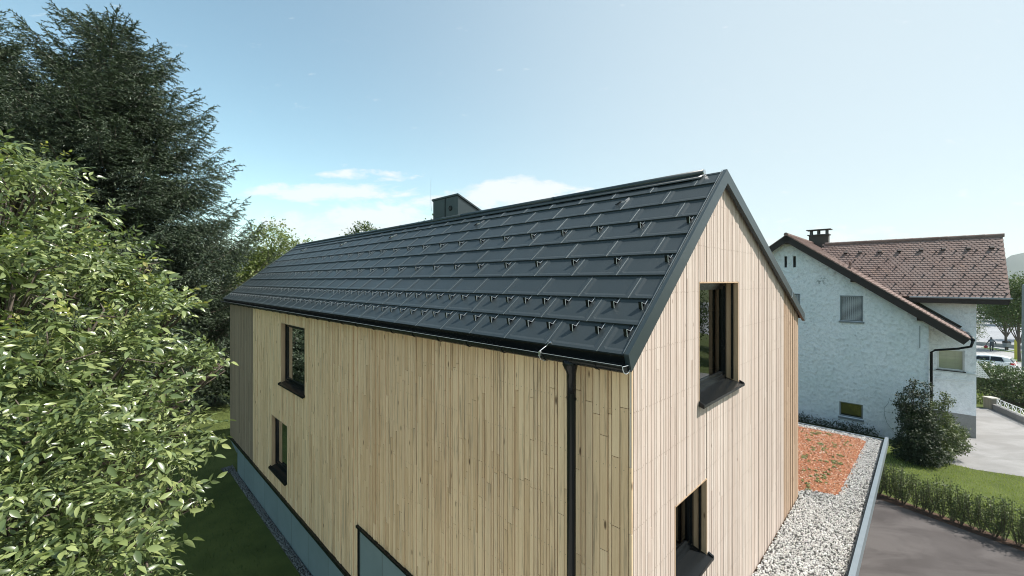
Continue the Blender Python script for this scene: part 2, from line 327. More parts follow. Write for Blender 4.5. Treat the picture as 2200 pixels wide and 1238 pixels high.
nail_m = mat('nail_head', (.24, .18, .13), .6)
# walls: long wall = plane x=0 (runs along y), gable wall = plane y=0 (runs along x)
g_holes = [(1.80, 3.47, 6.05, 7.69), (1.047, 2.10, 3.88, 4.955)]
l_holes = [(9.594, 11.63, 4.62, 6.45), (11.057, 12.62, 1.785, 3.46)]
def gp(u, d, z): return (u, d, z)
def lp(u, d, z): return (d, u, z)
def wall_sheet(mb, P, u0, u1, zb, top, holes, d, step=None):
    br = sorted(set([u0, u1]+[h[i] for h in holes for i in (0, 1) if u0 < h[i] < u1]+([2.62] if P is gp and u0 < 2.62 < u1 else [])))
    for a, b in zip(br, br[1:]):
        segs = [(zb, None)]
        for h in sorted([h for h in holes if h[0] <= a+1e-6 and h[1] >= b-1e-6], key=lambda q: q[2]):
            lo, _ = segs.pop(); segs += [(lo, h[2]), (h[3], None)]
        for lo, hi in segs:
            za, zb_ = (top(a), top(b)) if hi is None else (hi, hi)
            if min(za, zb_) > lo: mb.add([P(a, d, lo), P(b, d, lo), P(b, d, zb_), P(a, d, za)], [(0, 1, 2, 3)])
def boards(mb, P, u0, u1, zbot, top, holes, wmin, wmax, gap, jitter, joint=(1.0, 4.2), face=0., jg=.0065):
    u = u0
    while u < u1-1e-4:
        wd = random.choice([wmin, wmin, (wmin+wmax)/2, wmax, random.uniform(wmin, wmax)])
        if u+wd > u1-wmin*.6: wd = u1-u
        a, b = u, u+wd-gap
        for h in holes:                    # let a board end at an opening's edge
            for e_ in (h[0], h[1]):
                if a < e_ < b: wd = e_-u; b = e_-(gap if e_ == h[0] else 0); b = max(b, a+.01)
        z = zbot(a) if callable(zbot) else zbot
        segs = [(z, None)]
        for h in sorted([h for h in holes if h[0]-1e-4 < (a+b)/2 < h[1]], key=lambda q: q[2]):
            lo, _ = segs.pop(); segs += [(lo, h[2]), (h[3], None)]
        dj = random.uniform(-jitter, jitter)
        for lo, hi in segs:
            ta, tb = (top(a), top(b)) if hi is None else (hi, hi)
            if min(ta, tb)-lo < .03: continue
            cuts = [lo]; q = lo+random.uniform(.2, joint[1])
            while q < min(ta, tb)-.2: cuts.append(q); q += random.uniform(*joint)
            for k, c in enumerate(cuts):
                last = k == len(cuts)-1
                t0 = (ta if last else cuts[k+1]-jg); t1 = (tb if last else cuts[k+1]-jg)
                e_ = random.uniform(-.0012, .0012); f = face-dj-e_; zn = math.ceil((c-.2)/.62)*.62+.12
                while zn < min(t0, t1)-.03:
                    if zn > c+.03 and b-a > .03:
                        un = (a+b)/2+random.uniform(-.004, .004); zz_ = zn+random.uniform(-.007, .007); mb.cur = 1; mb.add([P(un-.0045, f-.0012, zz_-.0045), P(un+.0045, f-.0012, zz_-.0045), P(un+.0045, f-.0012, zz_+.0045), P(un-.0045, f-.0012, zz_+.0045)], [(0, 1, 2, 3)]); mb.cur = 0
                    zn += .62
                mb.hexa([P(a, f, c), P(b, f, c), P(b, f, t1), P(a, f, t0)], [P(a, .024, c), P(b, .024, c), P(b, .024, t1), P(a, .024, t0)])
        u += wd
def eave_top(u): return 6.83
m1 = MB(); boards(m1, lp, 0.0, 6.42, 2.52, eave_top, [], .045, .10, .011, .007, (.5, 2.6)); boards(m1, lp, 6.42, 14.866, 1.25, eave_top, l_holes, .045, .10, .011, .007, (.5, 2.6))
m1.build('long_wall_cladding', [wood_long, nail_m], house)
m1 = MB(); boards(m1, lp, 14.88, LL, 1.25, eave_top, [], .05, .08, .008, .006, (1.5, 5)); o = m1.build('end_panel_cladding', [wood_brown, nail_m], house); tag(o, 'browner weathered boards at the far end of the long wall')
m1 = MB(); boards(m1, gp, .002, 6.49, 2.55, topline, g_holes, .038, .066, .0065, .005, (2.5, 7), 0., .003); m1.build('gable_cladding', [wood_gable, nail_m], house)
m1 = MB(); boards(m1, gp, 6.505, LW, 2.55, topline, [], .045, .08, .008, .007, (1.5, 5)); o = m1.build('end_panel_cladding', [wood_tan, nail_m], house); tag(o, 'darker tan boards at the far end of the gable wall')
m1 = MB()
wall_sheet(m1, lp, .028, 6.42, 2.5, eave_top, [], .028); wall_sheet(m1, lp, 6.42, LL, 1.2, eave_top, l_holes, .028)
m1.add([(LW, .03, 0), (LW, LL, 0), (LW, LL, 6.85), (LW, .03, 6.85)], [(0, 1, 2, 3)])
wall_sheet(m1, gp, .03, LW, 1.2, topline, [], LL)
m1.build('backing_wall', backing, house)
m1 = MB(); wall_sheet(m1, gp, .03, LW, 0, topline, g_holes, .026); m1.build('backing_wall', mat('brown_membrane', (.13, .075, .045), .9), house)
# concrete plinth and its black flashing
m1 = MB(); m1.box(.035, .3, 6.42, 17.33, -.3, 1.14); m1.box(.035, .3, .1, 6.42, -.3, 2.46)
m1.prism([(.005, 17.33, 1.14), (.005, 18.46, 1.14), (.005, 18.46, 1.06), (.005, 17.33, .84)], [(4., 17.33, 1.14), (4., 18.46, 1.14), (4., 18.46, 1.06), (4., 17.33, .84)])
m1.build('concrete_plinth', concrete, house)
m1 = MB(); m1.box(-.05, .03, 6.40, 18.52, 1.15, 1.245); m1.box(-.05, .03, -.02, 6.40, 2.47, 2.515); m1.box(-.004, .03, 6.385, 6.415, 1.25, 2.46); m1.build('base_flashing', black_metal, house)

# windows: lining > frame, pane, sill, shade rail
def window(P, h, depth, side):
    u0, u1, z0, z1 = h; b = MB(); t_ = .02
    for q in (u0, u1-t_): b.hexa([P(q, .0, z0), P(q+t_, .0, z0), P(q+t_, .0, z1), P(q, .0, z1)], [P(q, depth+.06, z0), P(q+t_, depth+.06, z0), P(q+t_, depth+.06, z1), P(q, depth+.06, z1)])
    b.hexa([P(u0, 0, z1-t_), P(u1, 0, z1-t_), P(u1, 0, z1), P(u0, 0, z1)], [P(u0, depth, z1-t_), P(u1, depth, z1-t_), P(u1, depth, z1), P(u0, depth, z1)])
    win = b.build('window', wood_reveal, house)
    def ring(bb, i, o_, d0, d1, a0, a1, c0, c1):
        for (p, q, r_, s_) in ((a0, a0+i, c0, c1), (a1-i, a1, c0, c1), (a0+i, a1-i, c0, c0+i*o_), (a0+i, a1-i, c1-i, c1)):
            bb.hexa([P(p, d0, r_), P(q, d0, r_), P(q, d0, s_), P(p, d0, s_)], [P(p, d1, r_), P(q, d1, r_), P(q, d1, s_), P(p, d1, s_)])
    zs = z0+.05; f = MB(); ring(f, .055, 1.2, depth-.02, depth+.06, u0+t_, u1-t_, zs, z1-t_); ring(f, .05, 1.1, depth+.0, depth+.05, u0+.075, u1-.075, zs+.066, z1-.075)
    for q in ((u0+t_+.001, u1-t_-.031) if P is gp else ()): f.hexa([P(q, .07, zs), P(q+.03, .07, zs), P(q+.03, .07, z1-.03), P(q, .07, z1-.03)], [P(q, .10, zs), P(q+.03, .10, zs), P(q+.03, .10, z1-.03), P(q, .10, z1-.03)])
    f.build('frame', black_metal, win)
    g = MB(); a = .12; g.add([P(u0+a, depth+.03, zs+.11), P(u1-a, depth+.03, zs+.11), P(u1-a, depth+.03, z1-.12), P(u0+a, depth+.03, z1-.12)], [(0, 1, 2, 3)]); g.build('pane', glass, win)
    s_ = MB(); o0, o1 = u0-.025, u1+.035; ds, de = -.075, depth
    s_.hexa([P(u0, ds, z0-.03), P(u1, ds, z0-.03), P(u1, de, z0+.045), P(u0, de, z0+.045)], [P(u0, ds, z0-.012), P(u1, ds, z0-.012), P(u1, de, z0+.062), P(u0, de, z0+.062)])
    s_.hexa([P(o0, ds, z0-.045), P(o1, ds, z0-.045), P(o1, ds, z0-.006), P(o0, ds, z0-.006)], [P(o0, ds-.006, z0-.045), P(o1, ds-.006, z0-.045), P(o1, ds-.006, z0-.006), P(o0, ds-.006, z0-.006)])
    for q in (o0, u1): s_.hexa([P(q, ds, z0-.055), P(q+(.025 if q == o0 else .035), ds, z0-.055), P(q+(.025 if q == o0 else .035), -.008, z0-.03), P(q, -.008, z0-.03)], [P(q, ds, z0+.005), P(q+(.025 if q == o0 else .035), ds, z0+.005), P(q+(.025 if q == o0 else .035), -.008, z0+.035), P(q, -.008, z0+.035)])
    s_.build('sill', black_metal, win)
    e_ = MB(); e_.add([P(u0+a, ds-.0075, z0-.012), P(u1, ds-.0075, z0-.012), P(u1, ds-.0075, z0-.0045), P(u0+a, ds-.0075, z0-.0045)], [(0, 1, 2, 3)])
    return win
for h in g_holes: window(gp, h, .20, 1)
for h in l_holes: window(lp, h, .125, -1)
# a dim room behind the panes
m1 = MB(); m1.box(1.0, 7.5, 1.2, 17.5, 2.7, 2.72); m1.box(1.0, 7.5, 1.2, 17.5, 5.35, 5.4); m1.box(2.2, 2.25, 1.3, 17., 1.3, 8.0); m1.build('interior', room_m, house)

# roof tiles (each slope one mesh: the tile pattern is its surface)
def tiles(name, PF, slen, u0, u1, off0, tw=.70, th_=.42):
    b = MB(); row = 0; v0 = 0.
    while v0 < slen-.02:
        v1 = min(v0+th_, slen); ve = min(v1+.035, slen); j = off0 if row % 2 == 0 else off0-tw/2; u = j-tw
        lift = .028; sl = .022/.455
        def hh(v): return .003+lift-(v-v0)*sl
        while u < u1:
            a, c = max(u, u0), min(u+tw, u1)
            if c-a > .03:
                us = [a, a+.045 if a == u else a, a+.085 if a == u else a, c-.085 if c == u+tw else c, c-.045 if c == u+tw else c, c-.0025]
                vs = [v0, v0+.04, v0+.08, v0+.375, v0+.40, ve] if v1-v0 > .41 else [v0, v0+.03, v0+.06, v1-.03, v1-.02, ve]
                if us[3] > us[2]:
                    n0 = len(b.v); g = []
                    for iv, v in enumerate(vs):
                        for iu, uu in enumerate(us):
                            up = -.010 if iv in (2, 3) and 2 <= iu <= 3 else 0.
                            g.append(PF(uu, v, hh(v)+up))
                    fs = [(iv*6+iu, iv*6+iu+1, iv*6+iu+7, iv*6+iu+6) for iv in range(5) for iu in range(5)]
                    g += [PF(uu, v0-.001, hh(v0)-.024) for uu in us]; fs += [(36+iu, 36+iu+1, iu+1, iu) for iu in range(5)]
                    b.add(g, fs)
                    if a == u:             # standing side lock
                        b.cur = 1; b.hexa([PF(a-.005, v0-.006, hh(v0)-.004), PF(a+.0005, v0-.006, hh(v0)-.004), PF(a+.0005, v0-.006, hh(v0)+.006), PF(a-.0035, v0-.006, hh(v0)+.006)],
                                          [PF(a-.005, v1-.004, hh(v1)-.004), PF(a+.0005, v1-.004, hh(v1)-.004), PF(a+.0005, v1-.004, hh(v1)+.006), PF(a-.0035, v1-.004, hh(v1)+.006)]); b.cur = 0
            u += tw
        v0 += th_; row += 1
    return b.build(name, [roof_metal, lock_metal], house)
tiles('roof_slope', LP, SLEN, -.03, 18.5, .28)
tiles('roof_slope', RP, SLEN2, -.03, 18.5, .1)
m1 = MB(); m1.hexa([LP(-.02, .02, -.04), LP(18.48, .02, -.03), LP(18.48, SLEN, -.03), LP(-.02, SLEN, -.03)], [LP(-.02, .02, -.012), LP(18.48, .02, -.012), LP(18.48, SLEN, -.012), LP(-.02, SLEN, -.012)])
m1.hexa([RP(-.02, .02, -.03), RP(18.48, .02, -.03), RP(18.48, SLEN2, -.03), RP(-.02, SLEN2, -.03)], [RP(-.02, .02, -.012), RP(18.48, .02, -.012), RP(18.48, SLEN2, -.012), RP(-.02, SLEN2, -.012)])
m1.build('roof_deck', backing, house)
# verge trim (near and far)
def verge(y0, y1, name):
    b = MB(); OL, OR, OA = (EX-.03, EZ+.03), (RX2+.06, RZ2+.02), (RX, RZ+.045); IL, IR, IA = (EX+.03, EZ-.15), (RX2+.05, RZ2-.16), (RX+.03, RZ-.155)
    for o_, i_ in (((OL, OA), (IL, IA)), ((OA, OR), (IA, IR))):
        q = [o_[0], o_[1], i_[1], i_[0]]
        b.hexa([(p[0], y0, p[1]) for p in q], [(p[0], y1, p[1]) for p in q])
    b.cur = 1                                   # bright folded edge towards the tiles
    for PF, L_ in ((LP, SLEN), (RP, SLEN2)): b.hexa([PF(y1, 0, .047), PF(y1+.006, 0, .047), PF(y1+.006, L_, .047), PF(y1, L_, .047)], [PF(y1, 0, .053), PF(y1+.006, 0, .053), PF(y1+.006, L_, .053), PF(y1, L_, .053)])
    return b.build(name, [trim_metal, lock_metal], house)
verge(-.095, -.04, 'verge_trim'); verge(18.46, 18.54, 'verge_trim')
# sloping lap seam in the near trim and soffit strip
m1 = MB(); m1.box(-.14, -.002, -.03, 18.4, 6.80, 6.93); m1.build('soffit', black_metal, house)
# ridge roll
m1 = MB(); ys = [.235, 3.2, 6.2, 9.2, 12.2, 15.2, 18.45]
for a, b in zip(ys, ys[1:]): m1.tube([(RX, a, RZ+.052), (RX, b-.012, RZ+.052)], .052, 14); m1.tube([(RX, b-.03, RZ+.052), (RX, b, RZ+.052)], .056, 14)
for s_, PF, L_ in ((0, LP, SLEN), (1, RP, SLEN2)): m1.hexa([PF(.235, L_-.13, .035), PF(18.45, L_-.13, .035), PF(18.45, L_, .035), PF(.235, L_, .035)], [PF(.235, L_-.13, .04), PF(18.45, L_-.13, .04), PF(18.45, L_, .05), PF(.235, L_, .05)])
rid = m1.build('ridge_cap', trim_metal, house, True)
m1 = MB(); m1.tube([(RX, .222, RZ+.052), (RX, .2345, RZ+.052)], .046, 14); m1.tube([LP(.225, SLEN-.04, .045), LP(.225, SLEN-.07, .04)], .006, 6); m1.build('end_cap', steel, rid)
# snow guards
def guard(u, v, b, nrm=.07):
    PF = LP; w2 = .021; t_ = .004; h0 = .018
    b.hexa([PF(u-w2, v-.02, h0), PF(u+w2, v-.02, h0), PF(u+w2, v+.15, h0-.006), PF(u-w2, v+.15, h0-.006)], [PF(u-w2, v-.02, h0+.003), PF(u+w2, v-.02, h0+.003), PF(u+w2, v+.15, h0-.003), PF(u-w2, v+.15, h0-.003)])
    tv = v-.022+.55*nrm
    b.hexa([PF(u-w2, v-.022, h0-.004), PF(u+w2, v-.022, h0-.004), PF(u+w2, v-.022+t_, h0-.004), PF(u-w2, v-.022+t_, h0-.004)], [PF(u-w2, tv, h0+nrm), PF(u+w2, tv, h0+nrm), PF(u+w2, tv+t_, h0+nrm), PF(u-w2, tv+t_, h0+nrm)])
    b.hexa([PF(u-w2, tv, h0+nrm), PF(u+w2, tv, h0+nrm), PF(u+w2, v+.055, h0+.001), PF(u-w2, v+.055, h0+.001)], [PF(u-w2, tv+t_, h0+nrm+t_*.5), PF(u+w2, tv+t_, h0+nrm+t_*.5), PF(u+w2, v+.061, h0+.002), PF(u-w2, v+.061, h0+.002)])
    b.cur = 1
    for s_ in (-1,):                            # pale bars, edge reflections put into the colour
        e0 = u+s_*(w2+.001); pts = [PF(e0, v-.028, h0), PF(e0, tv, h0+nrm), PF(e0, v+.057, h0+.002), PF(e0, v+.145, h0-.004)]
        for p, q in zip(pts, pts[1:]): b.bar(p, q, .004, .006, (0, 1, 0.01))
    b.cur = 0
spots = []
for row in (0, 1, 3, 5):
    j = .28 if row % 2 == 0 else .28-.35; k = 0
    while True:
        u = j-.7+k*(.35 if row < 2 else .7)+.13; k += 1
        if u > 18.3: break
        if u > .03: spots.append((u, row*.42+.275))
cw = np.array([0, 0, H])
spots.sort(key=lambda s_: (Vector(hf(LP(s_[0], s_[1], 0)))-Vector(cw)).length)
for u, v in spots[:100]:
    b = MB(); guard(u, v, b); b.build('snow_guard', [black_metal, edge_metal], house)
b = MB()
for u, v in spots[100:]: guard(u, v, b)
tag(b.build('distant_snow_guards', [black_metal, edge_metal], house), kind='stuff')
# roof safety hooks
for u in (1.40, 5.05, 8.95, 12.45, 16.45):
    b = MB(); v = 7*.42+.20
    for o_ in (0, .022): b.tube([LP(u+.055+o_*.3, v+.10, .02)]+[LP(u+.02+o_+.05*math.cos(q), v+.02-o_+.06*math.sin(q), .02+.05*math.sin(abs(q-R(20))/R(170)*math.pi*.5)) for q in np.linspace(R(20), R(-170) if False else R(-150), 9)[::1]], .008, 6)
    b.cur = 1; b.bar(LP(u-.075, v+.17, .022), LP(u-.055, v+.06, .035), .024, .006, (0, 1, 0)); b.bar(LP(u-.05, v+.04, .035), LP(u-.02, v-.02, .06), .022, .006, (0, 1, 0)); b.cur = 0
    b.build('roof_hook', [black_metal, steel], house)
# gutter, brackets, downpipe
GX, GZ, GR = -.235, 6.862, .075
def halfpipe(b, y0, y1, r0, r1, gx=GX, gz=GZ, s=1):
    ang = np.linspace(math.pi, 2*math.pi, 13); n = len(ang)
    vs = [(gx+r*math.cos(a), y, gz+r*math.sin(a)) for y in (y0, y1) for r in (r0, r1) for a in ang]
    I = lambda y, r, k: (y*2+r)*n+k; fs = []
    for k in range(n-1):
        fs += [(I(0,1,k), I(0,1,k+1), I(1,1,k+1), I(1,1,k)), (I(0,0,k), I(1,0,k), I(1,0,k+1), I(0,0,k+1))]
        for y in (0, 1): fs.append((I(y,0,k), I(y,0,k+1), I(y,1,k+1), I(y,1,k)))
    for k in (0, n-1): fs.append((I(0,0,k), I(0,1,k), I(1,1,k), I(1,0,k)))
    b.add(vs, fs)
b = MB(); halfpipe(b, -.07, 18.6, GR-.004, GR); b.tube([(GX-GR+.002, -.07, GZ+.004), (GX-GR+.002, 18.6, GZ+.004)], .009, 8); gut = b.build('gutter', black_metal, house, False)
n = 12
for y in (-.07, 18.59):
    b = MB(); vs = [(GX+GR*math.cos(a), y, GZ+GR*math.sin(a)) for a in np.linspace(math.pi, 2*math.pi, n)]
    b.prism(vs, [(p[0], p[1]+.008, p[2]) for p in vs]); b.build('gutter_end', black_metal, gut)
b = MB(); b.tube([(GX+(GR+.003)*math.cos(a), -.076, GZ+(GR+.003)*math.sin(a)) for a in np.linspace(math.pi*.98, 2*math.pi, 14)]+[(GX-GR, -.076, GZ+.003)], .004, 5); b.build('end_bead', edge_metal, gut)
b = MB(); b.box(GX-GR-.011, GX-GR-.004, -.07, 18.6, GZ+.0105, GZ+.0135); b.build('front_bead', edge_metal, gut)
b = MB(); b.hexa([(-.155, -.03, GZ-.06), (-.155, 18.55, GZ-.06), (-.165, 18.55, EZ-.005), (-.165, -.03, EZ-.005)], [(-.15, -.03, GZ-.06), (-.15, 18.55, GZ-.06), (-.155, 18.55, EZ-.005), (-.155, -.03, EZ-.005)]); b.build('eave_apron', black_metal, house)
y = .25
while y < 18.5:
    b = MB(); halfpipe(b, y-.013, y+.013, GR+.001, GR+.008); b.build('gutter_bracket', black_metal, house); y += .70
dp = .62; b = MB(); b.tube([(-.205, dp, GZ-.30), (-.205, dp, -.1)], .05, 18, False); pipe = b.build('downpipe', black_metal, house, True)
b = MB(); b.tube([(GX+.0, dp, GZ-.02), (GX+.01, dp, GZ-.075), (-.208, dp, GZ-.155), (-.205, dp, GZ-.19), (-.205, dp, GZ-.40)], [.078, .088, .062, .054, .0525], 18); b.build('outlet_funnel', black_metal, pipe, True)
for z in (6.40, 4.3, 2.2):
    b = MB(); b.tube([(-.205, dp, z-.012), (-.205, dp, z+.012)], .052, 18); b.box(-.215, -.195, dp-.062, dp-.05, z-.012, z+.012); b.box(-.215, -.195, dp+.05, dp+.062, z-.012, z+.012); b.build('pipe_clamp', black_metal, pipe)
yc = .985; b = MB(); b.tube([LP(yc-.05, .02, .035), (GX+.02, yc-.02, EZ+.005), (GX-GR-.012, yc, GZ+.03), (GX-GR-.02, yc+.005, GZ-.02), (GX-GR+.005, yc, GZ-.065), (GX-.02, yc-.03, GZ-.085)], .0055, 6)
b.box(GX-GR-.022, GX-GR-.0, yc-.02, yc+.01, GZ-.025, GZ+.03); b.tube([LP(yc-.075, .015, .02), LP(yc-.075, .015, .05)], .011, 8); b.tube([LP(yc-.03, .03, .02), LP(yc-.03, .03, .05)], .008, 8)
b.build('earthing_clamp', steel, house)
# right-hand gutter seen end on, and the small rod on the right verge
b = MB(); halfpipe(b, -.06, 18.5, .065, .070, RX2+.075, RZ2-.03); b.tube([(RX2+.145, -.06, RZ2-.026), (RX2+.145, 18.5, RZ2-.026)], .008, 6); vs = [(RX2+.075+.07*math.cos(a), -.061, RZ2-.03+.07*math.sin(a)) for a in np.linspace(math.pi, 2*math.pi, 12)]; b.prism(vs, [(p[0], -.055, p[2]) for p in vs]); b.build('gutter', black_metal, house)
b = MB(); xq = 6.75; zq = RZ-(RZ-RZ2)/(RX2-RX)*(xq-RX); b.tube([(xq, -.06, zq+.10), (xq+.02, -.105, zq+.02), (xq-.02, -.106, zq-.12), (xq-.08, -.105, zq-.13)], .006, 6); b.build('earthing_wire', steel, house)
# house chimney: dark sheet box with sloping cap
cy0, cy1, cx0, cx1 = 6.70, 7.86, 2.90, 3.62
b = MB()
zt0 = 10.0; sl = (10.0-9.62)/(3.772-2.90)
b.hexa([(cx0, cy0, 8.9), (cx1, cy0, 8.7), (cx1, cy1, 8.7), (cx0, cy1, 8.9)], [(cx0, cy0, zt0), (cx1, cy0, zt0-sl*(cx1-cx0)), (cx1, cy1, zt0-sl*(cx1-cx0)), (cx0, cy1, zt0)])
ch = b.build('chimney', trim_metal, house)
b = MB(); b.hexa([(cx0-.03, cy0-.035, zt0), (3.79, cy0-.035, zt0-sl*.89), (3.79, cy1+.035, zt0-sl*.89), (cx0-.03, cy1+.035, zt0)], [(cx0-.03, cy0-.035, zt0+.045), (3.79, cy0-.035, zt0-sl*.89+.045), (3.79, cy1+.035, zt0-sl*.89+.045), (cx0-.03, cy1+.035, zt0+.045)])
b.build('cap', trim_metal, ch)
b = MB(); b.tube([(cx0-.012, 7.03, 9.69), (cx0-.004, 7.03, 9.69)], .062, 20); b.build('flue_hole', rubber, ch)
b = MB(); b.box(cx0-.012, cx0, 7.27, 7.30, 9.3, zt0); b.tube([(cx0-.014, 7.03+.066*math.cos(q), 9.69+.066*math.sin(q)) for q in np.linspace(0, 6.283, 24)], .006, 5); b.build('seam', black_metal, ch)
b = MB(); b.tube([(cx0-.02, cy1+.05, 9.72), (cx0-.04, cy1+.06, 9.9), (cx0-.04, cy1+.06, 10.62)], [.006, .005, .003], 5); b.build('lightning_rod', steel, ch)

# ================================================================= FLAT GRAVEL ROOF (low annex)
annex = empty('flat_roof_annex', hf((11, 2, 0)), R(45), 'low annex with a flat gravel and red substrate roof beside the timber house', 'annex')
AX0, AX1, AY0, AY1, AZ = -2., 13.98, -1.36, 7., 2.58
m1 = MB(); m1.box(AX0+3, 13.2, -.5, -.3, 0, 2.45); m1.box(13.1, 13.3, -.3, AY1-.1, 0, 2.45); m1.box(8.2, 13.78, AY1-.1, AY1, 0, 2.45); m1.build('wall', concrete, annex)
m1 = MB(); m1.box(AX0, 13.945, -1.22, -.03, 2.46, AZ-.03); m1.box(7.99, 13.945, -.03, AY1, 2.46, AZ-.03); m1.build('gravel_bed', gravel_base, annex)
m1 = MB(); m1.box(AX0, 13.98, -1.31, -1.225, 2.46, AZ+.11); m1.box(13.95, 14.0, -1.225, AY1, 2.40, AZ+.012); cop = m1.build('coping', coping_metal, annex)
m1 = MB(); m1.box(AX0, 13.86, -1.2235, -1.185, 2.35, AZ+.055); m1.build('inner_flashing', black_metal, annex)
sed = [(8.0, .12), (8.45, -.05), (8.62, -.66), (13.45, -.80), (13.62, -.6), (13.55, 4.), (8.0, 4.)]
m1 = MB(); m1.prism([(x, y, AZ-.029) for x, y in sed], [(x, y, AZ-.012) for x, y in sed]); m1.build('substrate', substrate, annex)
def inpoly(x, y, P):
    c = np.zeros(len(x), bool); n = len(P)
    for i in range(n):
        x1, y1 = P[i]; x2, y2 = P[(i+1) % n]; k = ((y1 > y) != (y2 > y)) & (x < (x2-x1)*(y-y1)/(y2-y1+1e-12)+x1); c ^= k
    return c
SV = np.array([(1,0,0),(-1,0,0),(0,1,0),(0,-1,0),(0,0,1),(0,0,-1),(.62,.62,.5),(-.62,.62,.5),(.62,-.62,.5),(-.62,-.62,.5)], float)
SF = np.array([(0,6,8),(0,2,6),(2,7,6),(2,1,7),(1,9,7),(1,3,9),(3,8,9),(3,0,8),(4,8,6),(4,6,7),(4,7,9),(4,9,8),(5,2,0),(5,0,3),(5,3,1),(5,1,2)])
def stones(pts, smin, smax, flat=.6):
    n = len(pts); s_ = smin+(smax-smin)*rng.random(n)**1.5; M = basis(rng.normal(size=(n, 3))*[1, 1, .35], rng.random(n)*6.28)
    sc = np.stack([s_*(.8+.6*rng.random(n)), s_*(.7+.4*rng.random(n)), s_*flat*(.7+.5*rng.random(n))], 1)
    return inst(SV, SF, M*sc[:, None, :], pts)
def hfa(x, y, z): return np.stack([C0[0]+S*(x-y), C0[1]+S*(x+y), z], 1)
N1 = 46000; x = 3.6+rng.random(N1)*10.33; y = -1.18+rng.random(N1)*2.5; k = ((y < -.02) | (x > 7.97)) & ~(inpoly(x, y, sed) & (rng.random(N1) > .035)); x, y = x[k], y[k]
near = rng.random(len(x)) < np.where(x < 8, 1., .75); x, y = x[near], y[near]
V, F = stones(hfa(x, y, AZ-.028+rng.random(len(x))*.026), .009, .021); o = fast('gravel', V, F, stone_m, annex); tag(o, kind='stuff')
N1 = 14000; x = 7.97+rng.random(N1)*5.7; y = -.85+rng.random(N1)*2.6; k = inpoly(x+.05*np.sin(y*23)+.04*rng.normal(size=N1), y+.06*np.sin(x*13)+.04*rng.normal(size=N1), sed); x, y = x[k], y[k]
V, F = stones(hfa(x, y, AZ-.016+rng.random(len(x))*.02), .009, .022, .7); o = fast('brick_crumbs', V, F, crumb_m, annex); tag(o, kind='stuff')
# sedum tufts
pts = []
for i in range(120):
    cx_, cy_ = 8.2+random.random()*5.2, -.6+random.random()*2.2; r_ = random.choice([.03, .035, .05, .06, .09])*random.uniform(.7, 1.1)
    for q in range(int(30*r_/.06)): a = random.random()*6.28; d = r_*random.random()**.5; pts.append((cx_+d*math.cos(a), cy_+d*math.sin(a), AZ+.0+random.random()*.05*(1-d/r_*.7)))
pts = np.array(pts); V, F = stones(hfa(pts[:, 0], pts[:, 1], pts[:, 2]), .008, .02, .9); tag(fast('sedum', V, F, sedum_leaf, annex), kind='stuff')

# ================================================================= NEIGHBOURING HOUSE
NB = 23.4
nb = empty('stucco_house', hf((NB+3, 0, 0)), R(45), 'white rough-stucco house with brown clay tile roofs, beyond the flat annex', 'house')
AA, AZ_, EA, EZ_ = 3.30, 10.25, -3.52, 5.17       # ridge and low eave of the main roof (in its gable plane)
ms = (AZ_-EZ_)/(AA-EA)
def mtop(a): return (AZ_-ms*(AA-a) if a < AA else AZ_-ms*(a-AA))-.22
def npl(u, d, z): return (NB+d, u, z)             # gable plane, runs along y
def nwl(u, d, z): return (26.4+d, u, z)
n_holes = [(.09, 1.01, 5.65, 6.95), (.10, 1.045, .69, 1.44), (3.36, 3.49, 8.46, 9.09), (2.94, 3.08, 8.46, 9.08), (2.75, 3.6, 5.9, 7.0)]
m1 = MB()
def wall_any(mb, P, u0, u1, zb, top, holes, d, apex=None):
    br = sorted(set([u0, u1]+[h[i] for h in holes for i in (0, 1) if u0 < h[i] < u1]+([apex] if apex and u0 < apex < u1 else [])))
    for a, b in zip(br, br[1:]):
        segs = [(zb, None)]
        for h in sorted([h for h in holes if h[0] <= a+1e-6 and h[1] >= b-1e-6], key=lambda q: q[2]):
            lo, _ = segs.pop(); segs += [(lo, h[2]), (h[3], None)]
        for lo, hi in segs:
            za, z2 = (top(a), top(b)) if hi is None else (hi, hi)
            mb.add([P(a, d, lo), P(b, d, lo), P(b, d, z2), P(a, d, za)], [(0, 1, 2, 3)])
wall_any(m1, npl, -2.24, 9.2, -.3, mtop, n_holes, 0, AA)
for h in n_holes: # reveals
    for (a, b, c, d) in ((h[0], h[0], h[2], h[3]), (h[1], h[1], h[2], h[3])): m1.add([npl(a, 0, c), npl(a, .25, c), npl(a, .25, d), npl(a, 0, d)], [(0, 1, 2, 3)])
    for c in (h[2], h[3]): m1.add([npl(h[0], 0, c), npl(h[1], 0, c), npl(h[1], .25, c), npl(h[0], .25, c)], [(0, 1, 2, 3)])
m1.add([(NB, -2.24, -.3), (26.4, -2.24, -.3), (26.4, -2.24, mtop(-2.24)), (NB, -2.24, mtop(-2.24))], [(0, 1, 2, 3)])
w_hole = (-3.50, -2.56, 3.22, 4.25)
wall_any(m1, nwl, -3.89, 2, 1.10, lambda a: 6.62, [w_hole], 0)
m1.add([(26.4, -3.89, 1.1), (31.5, -3.89, 1.1), (31.5, -3.89, 6.62), (28.5, -3.89, 9.6), (26.4, -3.89, 6.62)], [(0, 1, 2, 3, 4)])
m1.add([(NB, 9.2, -.3), (34, 9.2, -.3), (34, 9.2, 5.5), (NB, 9.2, 5.5)], [(0, 1, 2, 3)]); m1.add([(34, -3.89, -.3), (34, 9.2, -.3), (34, 9.2, 5.5), (34, -3.89, 5.5)], [(0, 1, 2, 3)])
m1.build('stucco_wall', stucco, nb)
m1 = MB(); m1.box(26.405, 31.4, -3.885, 1.9, -.3, 1.098); m1.build('plinth', plinth_m, nb)
